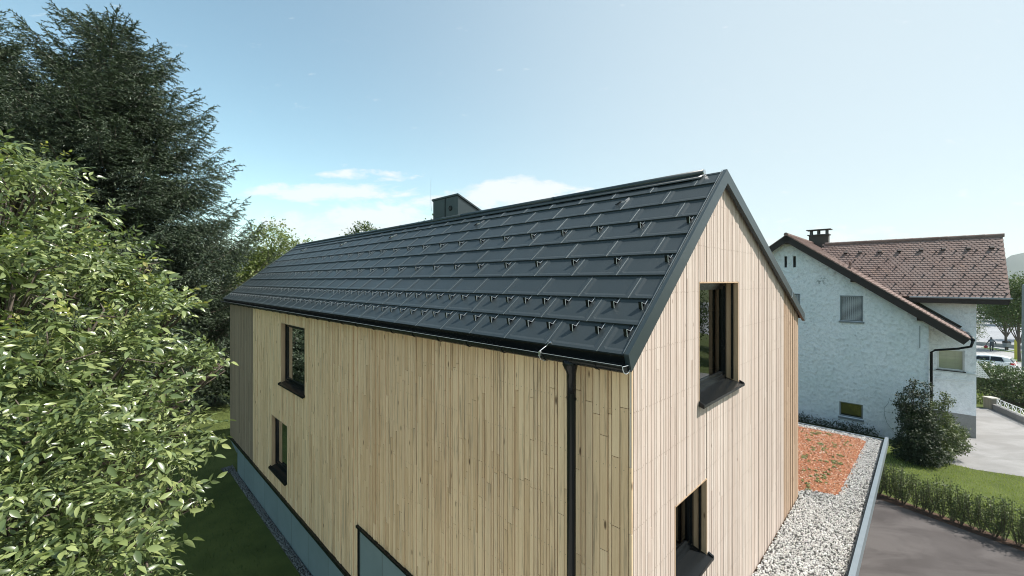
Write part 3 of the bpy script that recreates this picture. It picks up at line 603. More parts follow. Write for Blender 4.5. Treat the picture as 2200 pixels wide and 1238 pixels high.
m1 = MB(); m1.box(26.33, 26.398, -3.93, -2.24, 3.10, 3.16); m1.build('string_course', mat('string_course', (.5, .53, .53), .8), nb)
def nwin(P, h, kind, d=.12):
    f = MB(); a, b, c, e = h; w_ = .06
    for (p, q, r_, s_) in ((a, a+w_, c, e), (b-w_, b, c, e), (a+w_, b-w_, c, c+w_), (a+w_, b-w_, e-w_, e)): f.hexa([P(p, d-.03, r_), P(q, d-.03, r_), P(q, d-.03, s_), P(p, d-.03, s_)], [P(p, d+.03, r_), P(q, d+.03, r_), P(q, d+.03, s_), P(p, d+.03, s_)])
    win = f.build('window', {'grey': grey_paint, 'shut': grey_paint, 'white': white_paint}[kind], nb)
    g = MB(); g.add([P(a+w_, d, c+w_), P(b-w_, d, c+w_), P(b-w_, d, e-w_), P(a+w_, d, e-w_)], [(0, 1, 2, 3)]); g.build('pane', glass3 if kind == 'white' else glass, win)
    s_ = MB(); s_.hexa([P(a-.05, -.06, c-.10), P(b+.05, -.06, c-.10), P(b+.05, d, c-.10), P(a-.05, d, c-.10)], [P(a-.05, -.06, c-.02), P(b+.05, -.06, c-.02), P(b+.05, d, c+.0), P(a-.05, d, c+.0)]); s_.build('sill', grey_paint if kind != 'white' else dark_wood, win)
    if kind == 'shut':
        q = MB(); z = c+w_
        while z < e-w_: q.hexa([P(a+w_, .03, z), P(b-w_, .03, z), P(b-w_, .03, z+.026), P(a+w_, .03, z+.026)], [P(a+w_, .045, z), P(b-w_, .045, z), P(b-w_, .045, z+.026), P(a+w_, .045, z+.026)]); z += .055
        u = a+w_+.06
        while u < b-w_: q.hexa([P(u, .022, c+w_), P(u+.012, .022, c+w_), P(u+.012, .022, e-w_), P(u, .022, e-w_)], [P(u, .028, c+w_), P(u+.012, .028, c+w_), P(u+.012, .028, e-w_), P(u, .028, e-w_)]); u += .075
        q.build('roller_shutter', shutter_m, win)
        q = MB(); ww = .05
        for (p, s1, r_, s2) in ((a, a+ww, c, e), (b-ww, b, c, e), (a, b, e-ww, e)): q.hexa([P(p, -.012, r_), P(s1, -.012, r_), P(s1, -.012, s2), P(p, -.012, s2)], [P(p, .02, r_), P(s1, .02, r_), P(s1, .02, s2), P(p, .02, s2)])
        q.build('shutter_guide', grey_paint, win)
    if kind == 'white':
        q = MB(); 
        for k in (1, 2): u = a+(b-a)*k/3; q.hexa([P(u-.008, d-.012, c+w_), P(u+.008, d-.012, c+w_), P(u+.008, d-.012, e-w_), P(u-.008, d-.012, e-w_)], [P(u-.008, d-.002, c+w_), P(u+.008, d-.002, c+w_), P(u+.008, d-.002, e-w_), P(u-.008, d-.002, e-w_)])
        for k in (1, 2): z = c+(e-c)*k/3; q.hexa([P(a+w_, d-.014, z-.008), P(b-w_, d-.014, z-.008), P(b-w_, d-.014, z+.008), P(a+w_, d-.014, z+.008)], [P(a+w_, d-.004, z-.008), P(b-w_, d-.004, z-.008), P(b-w_, d-.004, z+.008), P(a+w_, d-.004, z+.008)])
        q.build('glazing_bars', mat('glazing_bar', (.4, .4, .3), .6), win)
        q = MB(); q.add([P(a+w_, d+.08, c+w_), P(b-w_, d+.08, c+w_), P(b-w_, d+.08, e-w_), P(a+w_, d+.08, e-w_)], [(0, 1, 2, 3)]); q.build('curtain', lit_curtain, win)
    return win
nwin(npl, n_holes[0], 'shut'); nwin(npl, n_holes[1], 'grey'); nwin(npl, n_holes[4], 'shut'); nwin(nwl, w_hole, 'white')
for h in n_holes[2:4]:
    b = MB(); b.hexa([npl(h[0], .15, h[2]), npl(h[1], .15, h[2]), npl(h[1], .15, h[3]), npl(h[0], .15, h[3])], [npl(h[0], .2, h[2]), npl(h[1], .2, h[2]), npl(h[1], .2, h[3]), npl(h[0], .2, h[3])]); b.build('vent_slit', rubber, nb)
b = MB(); b.box(NB+.5, NB+.52, -.4, 7, 0, 7.1); b.box(26.4+.5, 26.4+.52, -3.8, -2.3, 0, 5.5); b.build('interior', room_m, nb)
# beaver-tail roofs
def beaver(b, PF, slen, u0, u1, tw=.18, ex=.155, uflip=False):
    rows = int(slen/ex)+1; arc = [(-.5, .045), (-.36, .012), (-.18, -.004), (0, -.01), (.18, -.004), (.36, .012), (.5, .045)]
    for r_ in range(rows):
        v0 = r_*ex; off = tw/2 if r_ % 2 else 0.; n = int((u1-u0)/tw)+1
        for i in range(n):
            uc = u0+off+tw*(i+.5); 
            if uc-tw/2 > u1: continue
            g = min(1, max(.3, (u1-uc)/tw+.5)); j = random.uniform(-.004, .004); lift = .034+random.uniform(0, .004); tp = min(v0+ex*1.15, slen); 
            if tp <= v0: continue
            lo = [PF(uc+q*tw*.97, v0+dv*1.2+j, lift) for q, dv in arc]; hi = [PF(uc+q*tw*.97, tp, .012) for q in (.5, -.5)]
            lb = [PF(uc+q*tw*.97, v0+dv*1.2+j+.002, lift-.018) for q, dv in arc]
            b.add(lo+hi+lb, [tuple(range(9))]+[(k, 9+k, 10+k, k+1) for k in range(6)])
MT = math.atan(ms); MX0, MX1 = 22.88, 31.5; MSL = (AA-EA)/math.cos(MT)
def MP(u, v, h): return (u, EA+v*math.cos(MT)-h*math.sin(MT), EZ_+v*math.sin(MT)+h*math.cos(MT))
def MPL(u, v, h): a = 9.9-v*math.cos(MT)+h*math.sin(MT); return (u, a, AZ_-ms*(9.9-AA)+v*math.sin(MT)+h*math.cos(MT))
MSL2 = (9.9-AA)/math.cos(MT)
WX0, WZ0, WX1, WZ1 = 25.70, 6.90, 28.48, 10.0; WT = math.atan((WZ1-WZ0)/(WX1-WX0)); WSL = math.hypot(WZ1-WZ0, WX1-WX0)
def WP(u, v, h): return (WX0+v*math.cos(WT)-h*math.sin(WT), u, WZ0+v*math.sin(WT)+h*math.cos(WT))
def WPR(u, v, h): return (2*WX1-WX0-v*math.cos(WT)+h*math.sin(WT), u, WZ0+v*math.sin(WT)+h*math.cos(WT))
b = MB(); beaver(b, MP, MSL, MX0, MX1); main_roof = b.build('main_roof', tile_m, nb)
b = MB(); beaver(b, WP, WSL, -4.91, 2.35); wing_roof = b.build('wing_roof', tile_m, nb)
b = MB()
for PF, L_, a0, a1 in ((MP, MSL, MX0, MX1), (MPL, MSL2, MX0, MX1)):
    b.hexa([PF(a0, 0, -.02), PF(a1, 0, -.02), PF(a1, L_, -.02), PF(a0, L_, -.02)], [PF(a0, 0, .008), PF(a1, 0, .008), PF(a1, L_, .008), PF(a0, L_, .008)])
b.build('roof_battens', tile_m, nb)
b = MB()
for PF, a0, a1 in ((WP, -4.90, 2.35), (WPR, -4.90, 2.35)): b.hexa([PF(a0, 0, -.02), PF(a1, 0, -.02), PF(a1, WSL, -.02), PF(a0, WSL, -.02)], [PF(a0, 0, .008), PF(a1, 0, .008), PF(a1, WSL, .008), PF(a0, WSL, .008)])
b.build('wing_battens', tile_m, nb)
def ridge_tiles(b, p0, p1, r_=.10, n=None):
    p0, p1 = Vector(p0), Vector(p1); L_ = (p1-p0).length; n = int(L_/.33)
    for i in range(n): a = p0.lerp(p1, i/n); c = p0.lerp(p1, (i+1.08)/n); b.tube([a, c], [r_*.9, r_], 10)
b = MB(); ridge_tiles(b, (MX1, AA, AZ_+.02), (MX0-.02, AA, AZ_+.02)); b.build('ridge_tiles', tile_m, main_roof)
b = MB(); ridge_tiles(b, (WX1, 2.35, WZ1+.02), (WX1, -4.93, WZ1+.02)); b.build('ridge_tiles', tile_m, wing_roof)
# verge boards, soffits, purlins
b = MB()
for PF, L_ in ((MP, MSL), (MPL, MSL2)):
    b.hexa([PF(MX0+.02, -.0, -.33), PF(MX0+.05, -.0, -.33), PF(MX0+.05, L_, -.33), PF(MX0+.02, L_, -.33)], [PF(MX0+.02, -.0, -.022), PF(MX0+.05, -.0, -.022), PF(MX0+.05, L_, -.022), PF(MX0+.02, L_, -.022)])
    b.hexa([PF(MX0+.05, .05, -.10), PF(NB-.002, .05, -.10), PF(NB-.002, L_, -.10), PF(MX0+.05, L_, -.10)], [PF(MX0+.05, .05, -.03), PF(NB-.002, .05, -.03), PF(NB-.002, L_, -.03), PF(MX0+.05, L_, -.03)])
b.hexa([MP(NB+.01, .03, -.12), MP(26.35, .03, -.12), MP(26.35, 1.6, -.12), MP(NB+.01, 1.6, -.12)], [MP(NB+.01, .03, -.03), MP(26.35, .03, -.03), MP(26.35, 1.6, -.03), MP(NB+.01, 1.6, -.03)])
b.build('verge_board', dark_wood, main_roof)
for a in (-1.95, .45, 3.3):
    z = mtop(a)-.0; b = MB(); b.box(MX0+.1, NB-.001, a-.1, a+.1, z-.26, z-.02); b.build('purlin', dark_wood, main_roof)
b = MB(); b.box(WX0-.02, 26.39, -4.86, -1.4, 6.60, 6.86); b.hexa([WP(-4.90, -.0, -.28), WP(-4.86, .0, -.28), WP(-4.86, WSL, -.28), WP(-4.90, WSL, -.28)], [WP(-4.90, 0, -.022), WP(-4.86, 0, -.022), WP(-4.86, WSL, -.022), WP(-4.90, WSL, -.022)])
b.build('eave_board', dark_wood, wing_roof)
b = MB(); b.tube([(WX0-.05, -4.95, 6.88), (WX0-.05, -1.55, 6.88)], .045, 8); b.build('gutter', grey_paint, wing_roof)
# lower flank of the wing (dark flashing line over the porch roof)
b = MB(); b.hexa([MP(26.32, .25, .05), MP(26.39, .25, .05), MP(26.39, 3.0, .05), MP(26.32, 3.0, .05)], [MP(26.32, .25, .16), MP(26.39, .25, .16), MP(26.39, 3.0, .16), MP(26.32, 3.0, .16)]); b.build('flashing', dark_wood, main_roof)
for a in (1.26, .59, -.27, -1.09, -1.97, -2.81, -3.70, -4.50):
    b = MB(); v = (27.9-WX0)/math.cos(WT); b.hexa([WP(a-.09, v-.06, .03), WP(a+.09, v-.06, .03), WP(a+.09, v+.16, .03), WP(a-.09, v+.16, .03)], [WP(a-.07, v-.08, .13), WP(a+.07, v-.08, .13), WP(a+.05, v+.1, .06), WP(a-.05, v+.1, .06)]); b.build('roof_vent', dark_wood, wing_roof)
for r_, (st, off) in {1: (.36, .1), 5: (.72, .3), 9: (.72, .66), 13: (.72, .3), 17: (.72, .66), 20: (.72, .2)}.items():
    a = -4.91+off
    while a < 1.2:
        v = r_*.155+.05
        if (WX0+v*math.cos(WT)) > 0 and WZ0+v*math.sin(WT) > AZ_-ms*(AA-a)+.05:
            b = MB(); b.hexa([WP(a-.012, v-.03, .03), WP(a+.012, v-.03, .03), WP(a+.012, v+.14, .03), WP(a-.012, v+.14, .03)], [WP(a-.012, v-.04, .13), WP(a+.012, v-.04, .13), WP(a+.012, v+.0, .10), WP(a-.012, v+.0, .10)]); b.build('snow_hook', dark_wood, wing_roof)
        a += st
b = MB(); b.tube([MP(NB+.6, 5.3, .0), MP(NB+.6, 5.3, .1), (NB+.6, EA+5.35*math.cos(MT)-.1, EZ_+5.3*math.sin(MT)+.36)], [.10, .07, .06], 10); b.build('vent_pipe', tile_m, main_roof)
# gutter and downpipe of the low eave
b = MB(); b.tube([(22.85, EA-.07, EZ_-.03), (26.38, EA-.07, EZ_-.03)], .07, 10); b.tube([(22.86, EA-.07, EZ_-.07), (22.95, EA-.02, EZ_-.32), (23.15, EA+.35, EZ_-.48), (23.26, -2.45, EZ_-.64), (23.30, -2.33, EZ_-.75), (23.30, -2.33, 0.)], .05, 10); b.build('downpipe', black_metal, nb, True)
b = MB(); b.tube([(NB-.03, -1.95, 4.55), (NB-.03, -1.95, 5.6)], .012, 6); b.build('cable', grey_paint, nb)
# chimney with capped flue
b = MB(); b.box(30.4, 31.0, 2.45, 3.5, 9.6, 10.78); nch = b.build('chimney', mat('dark_chimney', (.05, .045, .04), .8), nb)
b = MB(); b.box(30.3, 31.1, 2.38, 3.58, 10.78, 10.84); b.box(30.28, 31.12, 2.3, 3.65, 11.14, 11.18)
for xx in (30.42, 30.9):
    for yy in (2.5, 2.95, 3.36): b.box(xx, xx+.1, yy, yy+.1, 10.84, 11.14)
b.build('cap', mat('chimney_cap', (.06, .06, .06), .7), nch)
b = MB(); b.tube([(NB-.002, -.90, 2.0), (NB-.002, -.86, 1.75), (NB-.002, -.70, 1.45), (NB-.002, -.72, 1.1), (NB-.002, -.80, .75), (NB-.002, -1.0, .45), (NB-.002, -1.22, .2)], .007, 4); b.tube([(NB-.002, -.70, 1.3), (NB-.002, -.95, 1.27), (NB-.002, -1.1, 1.3)], .005, 4); b.build('crack', mat('crack_grey', (.22, .25, .26), .9), nb)
# rail on the wing wall, lattice screen
b = MB(); b.tube([(26.30, -2.52, 2.78), (26.30, -3.80, 2.78)], .014, 6); b.tube([(26.30, -2.52, 2.70), (26.30, -3.80, 2.70)], .014, 6)
for y in (-2.52, -3.15, -3.80): b.tube([(26.39, y, 2.74), (26.28, y, 2.74)], .02, 6)
b.build('wall_rail', white_paint, nb)
lat = MB(); bx = 26.75; za, zb_, ya, yb = 3.72, 2.98, -3.90, -4.33
for k in range(8): z_ = zb_+(za-zb_)*k/8; lat.bar((bx, ya, z_), (bx, yb+(ya-yb)*k/8, z_), .03, .02, (1, 0, 0))
for k in range(8): f_ = 1-k/8; lat.bar((bx-.02, ya, zb_+(za-zb_)*f_), (bx-.02, ya+(yb-ya)*f_, zb_), .03, .02, (1, 0, 0))
lat.bar((bx, -3.89, 3.75), (bx+.02, -3.86, 3.0), .03, .03, (1, 0, 0))
lat.build('lattice_awning', white_paint, nb)

# ================================================================= GROUND, DRIVES, STREET
def sheet(name, pts, m, dz, kind='structure', parent=None, grid=False):
    """flat polygon (world xy) cut where the ground starts and stops falling, draped dz above it"""
    import bmesh
    bm = bmesh.new(); bm.faces.new([bm.verts.new((x, y, 0)) for x, y in pts])
    for yy in (26., 38.): bmesh.ops.bisect_plane(bm, geom=bm.verts[:]+bm.edges[:]+bm.faces[:], plane_co=(0, yy, 0), plane_no=(0, 1, 0))
    bmesh.ops.triangulate(bm, faces=bm.faces[:])
    for f in bm.faces:
        f.normal_update()
        if f.normal.z < 0: f.normal_flip()
    V = np.array([(v.co.x, v.co.y, hgt(v.co.y)+dz) for v in bm.verts]); idx = {v: i for i, v in enumerate(bm.verts)}
    F = [[idx[v] for v in f.verts] for f in bm.faces]; bm.free()
    o = fast(name, V, F, m, parent); o['kind'] = kind; return o
sheet('lawn', [(-9000, -300), (9000, -300), (9000, 9000), (-9000, 9000)], grass_m, 0)
sheet('asphalt_yard', [(1, -12), (24, -12), (19, 0), (14.5, 11.9), (12.85, 14.8), (11.6, 17.2), (6, 15)], asphalt, .006)
sheet('added_bounce_paving', [(-13, -14), (1, -14), (3, -4), (1.2, 4.2), (-3.5, 8.6), (-6.5, 5.5)], groundmat('pale_bounce_paving', (.56,.53,.47), (.62,.585,.52), .8, 60, .9, .2, .004), .016)  # unseen paving, added to bounce sunlight onto the shaded long wall
sheet('mulch_strip', [(14.5, 11.9), (19, 0), (19.6, 0), (14.95, 12.1), (13.3, 15.1), (12.0, 17.5), (11.6, 17.2), (12.85, 14.8)], mulch, .010)
sheet('driveway', [(18.3, 17.6), (18.9, 16.9), (20.1, 16.3), (24.5, 12.5), (30, 7), (40, 5), (36, 14), (28.6, 22.4), (29.1, 25.0), (26.6, 25.6), (21.6, 21.1), (20., 20.)], drive_m, .008)
sheet('street', [(33, 46), (58, 34), (150, 30), (200, 200), (120, 400), (70, 420), (60, 90), (46, 58)], street_m, .012)
sheet('pavement', [(33, 40), (52, 31), (56, 38), (62, 52), (80, 100), (72, 104), (56, 62), (46, 47)], walk_m, .018)
# kerb
b = MB(wf)
kp = [(58, 34.5), (57.5, 42), (63, 55), (82, 104)]
for p, q in zip(kp, kp[1:]): b.bar((*p, -1+.05), (*q, -1+.05), .16, .14)
o = b.build('kerb', mat('kerb_stone', (.5, .5, .49), .8)); o['kind'] = 'structure'
def patch(c, rx, ry, rot, name='verge_grass'):
    pts = []
    for k in range(18): a = k/18*6.283; x, y = rx*math.cos(a), ry*math.sin(a); pts.append((c[0]+x*math.cos(rot)-y*math.sin(rot), c[1]+x*math.sin(rot)+y*math.cos(rot)))
    return sheet(name, pts, mat('verge_grass', (.11, .16, .045), .95), .028)
g1 = ground(2166, 754, -1); patch(g1, 1.3, 2.6, .1); g2 = ground(2196, 775, -1); patch(g2, 1.6, 2.4, .5)
strip_m = mat('dark_strip_stone', (.16, .17, .17), .85)
# gravel drip strip at the foot of the long wall
m1 = MB(); m1.box(-.17, .03, 6.4, 17.6, .0, .02); m1.box(-.35, .03, 17.6, 18.3, 0, .02); o = m1.build('gravel_strip', gravel_base); o['kind'] = 'structure'
N1 = 1500; x = -.16+rng.random(N1)*.18; y = 8+rng.random(N1)*10.2; x = np.where(y > 17.6, x*2, x); V, F = stones(hfa(x, y, .025+rng.random(N1)*.02), .018, .035); tag(fast('strip_gravel', V, F, strip_m), kind='stuff', label='grey gravel along the foot of the concrete plinth', cat='gravel')

# grass blades where the lawn is seen close
GT = np.array([(0, -.10, 0), (0, .10, 0), (.35, 0, .55), (.75, 0, 1.)]); GF = np.array([(0, 1, 2), (0, 2, 3)])
GT = np.array([(0, -.09, 0), (0, .09, 0), (.15, .06, .5), (.15, -.06, .5), (.5, 0, 1.)]); GF = np.array([(0, 1, 2), (0, 2, 3), (3, 2, 4)])
def grass(name, poly, n, h0, h1, label, gm=None):
    P = np.array(poly); x = P[:, 0].min()+rng.random(n)*np.ptp(P[:, 0]); y = P[:, 1].min()+rng.random(n)*np.ptp(P[:, 1]); k = inpoly(x, y, poly); x, y = x[k], y[k]; n = len(x)
    a = rng.random(n)*6.28; s_ = h0+(h1-h0)*rng.random(n); c, s2 = np.cos(a), np.sin(a); Z = np.zeros(n)
    M = np.stack([np.stack([c*s_, -s2*s_*.9, Z], 1), np.stack([s2*s_, c*s_*.9, Z], 1), np.stack([Z, Z, s_], 1)], 1)
    V, F = inst(GT, GF, M, np.stack([x, y, np.array([hgt(q) for q in y])], 1)); return tag(fast(name, V, F, gm or grass_leaf), label, 'grass', kind='stuff')
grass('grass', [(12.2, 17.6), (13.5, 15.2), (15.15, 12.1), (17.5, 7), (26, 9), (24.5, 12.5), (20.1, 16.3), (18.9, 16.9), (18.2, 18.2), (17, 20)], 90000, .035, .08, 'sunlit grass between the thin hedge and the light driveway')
hw = [hf((-.45, 7, 0))[:2], hf((-.45, 19, 0))[:2], (-15, 27), (-22, 26), (-22, 14), (-9, 8)]
grass('grass', hw, 60000, .03, .08, 'shaded grass beside the long timber wall', shade_grass_leaf)

# ================================================================= VEGETATION
TT = []                                                # spruce tuft template: a twig with needles, along +X
for k in range(9):
    a = k*2.4; x0 = .05+.1*k; c, s_ = math.cos(a), math.sin(a); TT.append([(x0-.05, -.02*s_, .02*c), (x0+.10, .045*s_, -.045*c), (x0+.24, .20*c, .20*s_)])
TT.append([(0, .03, 0), (0, -.03, 0), (1.15, 0, 0)]); TT.append([(0, 0, .03), (0, 0, -.03), (1.15, 0, 0)])
TV = np.array(TT).reshape(-1, 3); TF = np.arange(len(TV)).reshape(-1, 3)
def spruce(name, base, Ht, Rd, label, seed=1, group=None, dens=1., lean=0, z0=1.0, top_pow=.6):
    rg = np.random.default_rng(seed); root = empty(name, base, 0, label, 'tree', group)
    fr = lambda p: (p[0]+base[0], p[1]+base[1], p[2]+base[2]); tr = MB(fr); tr.tube([(0, 0, -.1), (0, 0, Ht*.5), (0, 0, Ht)], [Ht*.018, Ht*.011, .02], 10); P = []; Dn = []; Sc = []; br = MB(fr)
    z = z0
    while z < Ht-.1:
        f = 1-z/Ht; nb_ = 6 if f < .12 else 10
        for k in range(nb_):
            a = rg.random()*6.283; L_ = Rd*(f**top_pow)*rg.uniform(.68, 1.12)+.15; rise = .5 if f < .2 else rg.uniform(.1, .5)*(1-f*.6)
            dr = .42*f+.08; ns = max(4, int(L_/.16)); s_ = np.linspace(.08, 1, ns)
            ca, sa = math.cos(a), math.sin(a); zz = z+L_*(rise*s_-dr*s_**1.6+ (.50*f+.16)*s_**4)+rg.uniform(-.2, .2)
            px_, py_ = L_*s_*ca, L_*s_*sa
            if L_ > .8: br.tube([(0, 0, z)]+[(px_[i], py_[i], zz[i]) for i in range(0, ns, 3)], [max(.012, .03*L_/4*(1-q)) for q in np.linspace(0, .9, 1+len(range(0, ns, 3)))], 4, False)
            for i in range(ns):
                side = L_*.34*(1-s_[i])**.7+.30
                for sd in (-1, 1):
                    ang = a+sd*rg.uniform(.55, 1.15); l2 = side*rg.uniform(.6, 1.15)*dens; nt_ = max(1, int(l2/.22)); q = (np.arange(nt_)+.5)/nt_
                    droop = rg.uniform(.1, .65)*f**.4
                    xs = px_[i]+math.cos(ang)*l2*q; ys = py_[i]+math.sin(ang)*l2*q; z2 = zz[i]-droop*l2*q**1.3
                    P.append(np.stack([xs, ys, z2], 1)); dd = np.stack([np.full(nt_, math.cos(ang)), np.full(nt_, math.sin(ang)), np.full(nt_, -droop*.9)-rg.random(nt_)*.25*f], 1)+rg.normal(size=(nt_, 3))*.22; Dn.append(dd); Sc.append(rg.uniform(.30, .52, nt_))
            nt_ = 3; P.append(np.stack([px_[-nt_:], py_[-nt_:], zz[-nt_:]], 1)); Dn.append(np.tile([ca, sa, .45], (nt_, 1))+rg.normal(size=(nt_, 3))*.2); Sc.append(rg.uniform(.40, .62, nt_))
        z += rg.uniform(.30, .52)*(1.15 if f > .3 else .8)
    P.append(np.array([[0, 0, Ht-.4], [0, 0, Ht-.15], [0, 0, Ht]])); Dn.append(np.array([[0, 0, 1.]]*3)+rg.normal(size=(3, 3))*.1); Sc.append(np.array([.35]*3))
    P = np.concatenate(P); Dn = np.concatenate(Dn); Sc = np.concatenate(Sc)
    V, F = inst(TV, TF, basis(Dn, rg.random(len(P))*6.28, Sc), P+np.array(base))
    tr.build('trunk', bark, root, True); br.build('branches', bark, root); fast('crown', V, F, spruce_leaf, root); return root
# leaf templates along +X, folded on the midrib
def leaf_t(w_, fold=.25, curl=.18, n=3):
    xs = np.linspace(0, 1, n+2)[1:-1]; V = [(0, 0, 0)]; 
    prof = lambda t_: w_*math.sin(math.pi*t_**.8)
    for x in xs: V += [(x, 0, -curl*x*x), (x, prof(x), fold*prof(x)-curl*x*x), (x, -prof(x), fold*prof(x)-curl*x*x)]
    V.append((1, 0, -curl)); F = [(0, 1, 2), (0, 3, 1)]
    for i in range(len(xs)-1): a = 1+3*i; b_ = a+3; F += [(a, b_, a+1), (a+1, b_, b_+1), (a, a+2, b_), (a+2, b_+2, b_)]
    a = 1+3*(len(xs)-1); e_ = len(V)-1; F += [(a, e_, a+1), (a, a+2, e_)]; return np.array(V), np.array(F)
L3 = leaf_t(.205, .3, .22); L1 = leaf_t(.30, .3, .15, 1)
def compound(seed, nl=7, L_=.22, ll=.081):
    """a walnut leaf: rachis along +X with paired leaflets"""
    rg = np.random.default_rng(seed); P = []; Dd = []; Sc = []
    for k in range(nl//2):
        t_ = .38+.62*k/(nl//2); 
        for s_ in (-1, 1): P.append((L_*t_, 0, -.3*L_*t_*t_)); Dd.append((.55+rg.uniform(-.1, .2), s_*.9, -.25+rg.uniform(-.25, .15))); Sc.append(ll*(.7+.12*k)*rg.uniform(.85, 1.15))
    P.append((L_, 0, -.3*L_)); Dd.append((1, rg.uniform(-.2, .2), -.55)); Sc.append(ll*1.15)
    V, F = inst(L3[0], L3[1], basis(np.array(Dd, float), rg.uniform(-.9, .9, len(P)), np.array(Sc)), np.array(P, float))
    q = np.array([(0, -.002, 0), (0, .002, 0), (L_*.5, .0015, -.075*L_), (L_, 0, -.3*L_)]); n = len(V); return np.concatenate([V, q]), np.concatenate([F, np.array([(0, 1, 2), (0, 2, 3)])+n])
def crown_points(lobes, n, rg, shell=.55):
    w_ = np.array([l[3]**2.2 for l in lobes]); k = rg.choice(len(lobes), n, p=w_/w_.sum()); d = rg.normal(size=(n, 3)); d /= np.linalg.norm(d, axis=1, keepdims=True)
    r_ = np.array([l[3] for l in lobes])[k]*(shell+(1-shell)*rg.random(n))*(1+.12*rg.normal(size=n)); c = np.array([l[:3] for l in lobes])[k]; return c+d*r_[:, None]*[1, 1, .85], d, k
def leafy(name, base, lobes, n, size, lm, label, cat='tree', seed=3, group=None, trunk=.15, per=5, spread=.25, shell=.5, flat=.5, limbs=True, tmpl=L1, squash=1.):
    """tree or shrub: trunk, limbs to each lobe, leaf clusters spread through the lobes"""
    rg = np.random.default_rng(seed); root = empty(name, base, 0, label, cat, group); base = np.array(base, float); lobes = [(l[0]+base[0], l[1]+base[1], l[2]+base[2], l[3]) for l in lobes]
    P, d, k = crown_points(lobes, n, rg, shell); P[:, 2] = np.maximum(P[:, 2], base[2]+.03); P = np.repeat(P, per, 0)+rg.normal(size=(n*per, 3))*spread; P[:, 2] = np.maximum(P[:, 2], base[2]+.02); d = np.repeat(d, per, 0)
    dd = d*.6+rg.normal(size=d.shape)*.6; dd[:, 2] -= .15
    V, F = inst(tmpl[0], tmpl[1], basis(dd, rg.normal(size=len(P))*.7, size*(.6+.8*rg.random(len(P)))), P)
    b = MB(wf); top = np.mean([l[:3] for l in lobes], 0)
    if trunk: b.tube([base-[0, 0, .05], base*.6+np.array([top[0], top[1], base[2]])*.4+[0, 0, (top[2]-base[2])*.5], top], [trunk, trunk*.7, trunk*.3], 8)
    for l in lobes:
        m_ = base*.55+np.array([l[0], l[1], base[2]])*.45+[0, 0, (l[2]-base[2])*.62]; b.tube([base+[0, 0, .0 if not trunk else (top[2]-base[2])*.3], m_, l[:3]], [max(trunk*.5, .01), max(trunk*.3, .008), .006], 5)
        for q in range(4): e_ = np.array(l[:3])+rg.normal(size=3)*l[3]*.6; b.tube([m_*.4+np.array(l[:3])*.6, e_], [max(trunk*.15, .006), .004], 4)
    b.build('trunk' if cat == 'tree' else 'stems', bark, root); fast('crown' if cat == 'tree' else 'foliage', V, F, lm, root); return root

# --- walnut tree close to the camera at left
wal = empty('walnut_tree', (-7.6, 5.6, 0), 0, 'pale green broadleaf walnut tree with large glossy leaves in the left foreground', 'tree')
WL = [(40,370,4.9,.42),(100,400,5.2,.34),(10,430,4.6,.5),(60,520,4.6,.5),(170,480,5.6,.34),(215,530,5.8,.32),(30,620,4.2,.62),(150,610,5.,.5),(240,600,5.6,.42),(305,575,6.,.22),(180,720,4.6,.55),(300,690,5.4,.5),(375,670,6.,.24),(370,770,5.7,.42),(435,785,6.2,.26),(475,782,6.3,.12),(60,790,3.9,.62),(230,830,4.4,.55),(345,860,5.,.42),(400,925,5.4,.24),(60,950,3.6,.55),(190,970,3.9,.5),(300,990,4.4,.42),(365,1060,4.8,.26),(405,1085,4.9,.12),(60,1110,3.3,.48),(190,1130,3.5,.42),(290,1150,3.9,.28),(40,1240,3.1,.4),(230,1250,3.4,.36),(310,1240,3.7,.16),(120,1320,3.2,.5),(-80,900,3.8,.9),(-100,600,4.4,1.),(-90,1200,3.2,.8)]
lobes = [(*at(a, b_, c), d) for a, b_, c, d in WL]; deep = [(*(at(a, b_, c+1.1)), d*.9) for a, b_, c, d in WL if a < 330]
rg = np.random.default_rng(11); tm = [compound(s_) for s_ in range(5)]; tmy = [compound(s_, 5, .17, .075) for s_ in range(20, 23)]
sub = []
for l in lobes:
    for q in range(8):
        v_ = rg.normal(size=3); v_ /= np.linalg.norm(v_); sub.append((l[0]+v_[0]*l[3]*.74, l[1]+v_[1]*l[3]*.78, l[2]+v_[2]*l[3]*.7, l[3]*rg.uniform(.2, .36)))
P, d, k = crown_points(sub, 4300, rg, .15); P2, d2, k2 = crown_points(deep, 1300, rg, .2); P = np.concatenate([P, P2]); d = np.concatenate([d, d2])
parts = []; yparts = []
dd = d*.8+rg.normal(size=d.shape)*.45; dd[:, 2] = dd[:, 2]*.5+.15
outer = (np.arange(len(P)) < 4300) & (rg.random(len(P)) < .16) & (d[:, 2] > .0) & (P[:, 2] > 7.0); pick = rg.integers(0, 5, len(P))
for q in range(5):
    m_ = (pick == q) & ~outer; parts.append(inst(tm[q][0], tm[q][1], basis(dd[m_], rg.normal(size=m_.sum())*.9, rg.uniform(.65, 1.45, m_.sum())), P[m_]))
for q in range(3):
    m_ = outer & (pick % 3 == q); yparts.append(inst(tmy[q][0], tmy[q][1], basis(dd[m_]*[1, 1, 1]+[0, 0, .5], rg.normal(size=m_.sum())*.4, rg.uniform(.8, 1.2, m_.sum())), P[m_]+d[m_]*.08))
b = MB(wf); base = np.array((-7.6, 5.6, 0.)); b.tube([base-[0, 0, .1], base+[.1, 0, 2.], base+[.3, -.1, 3.6]], [.26, .2, .16], 12)
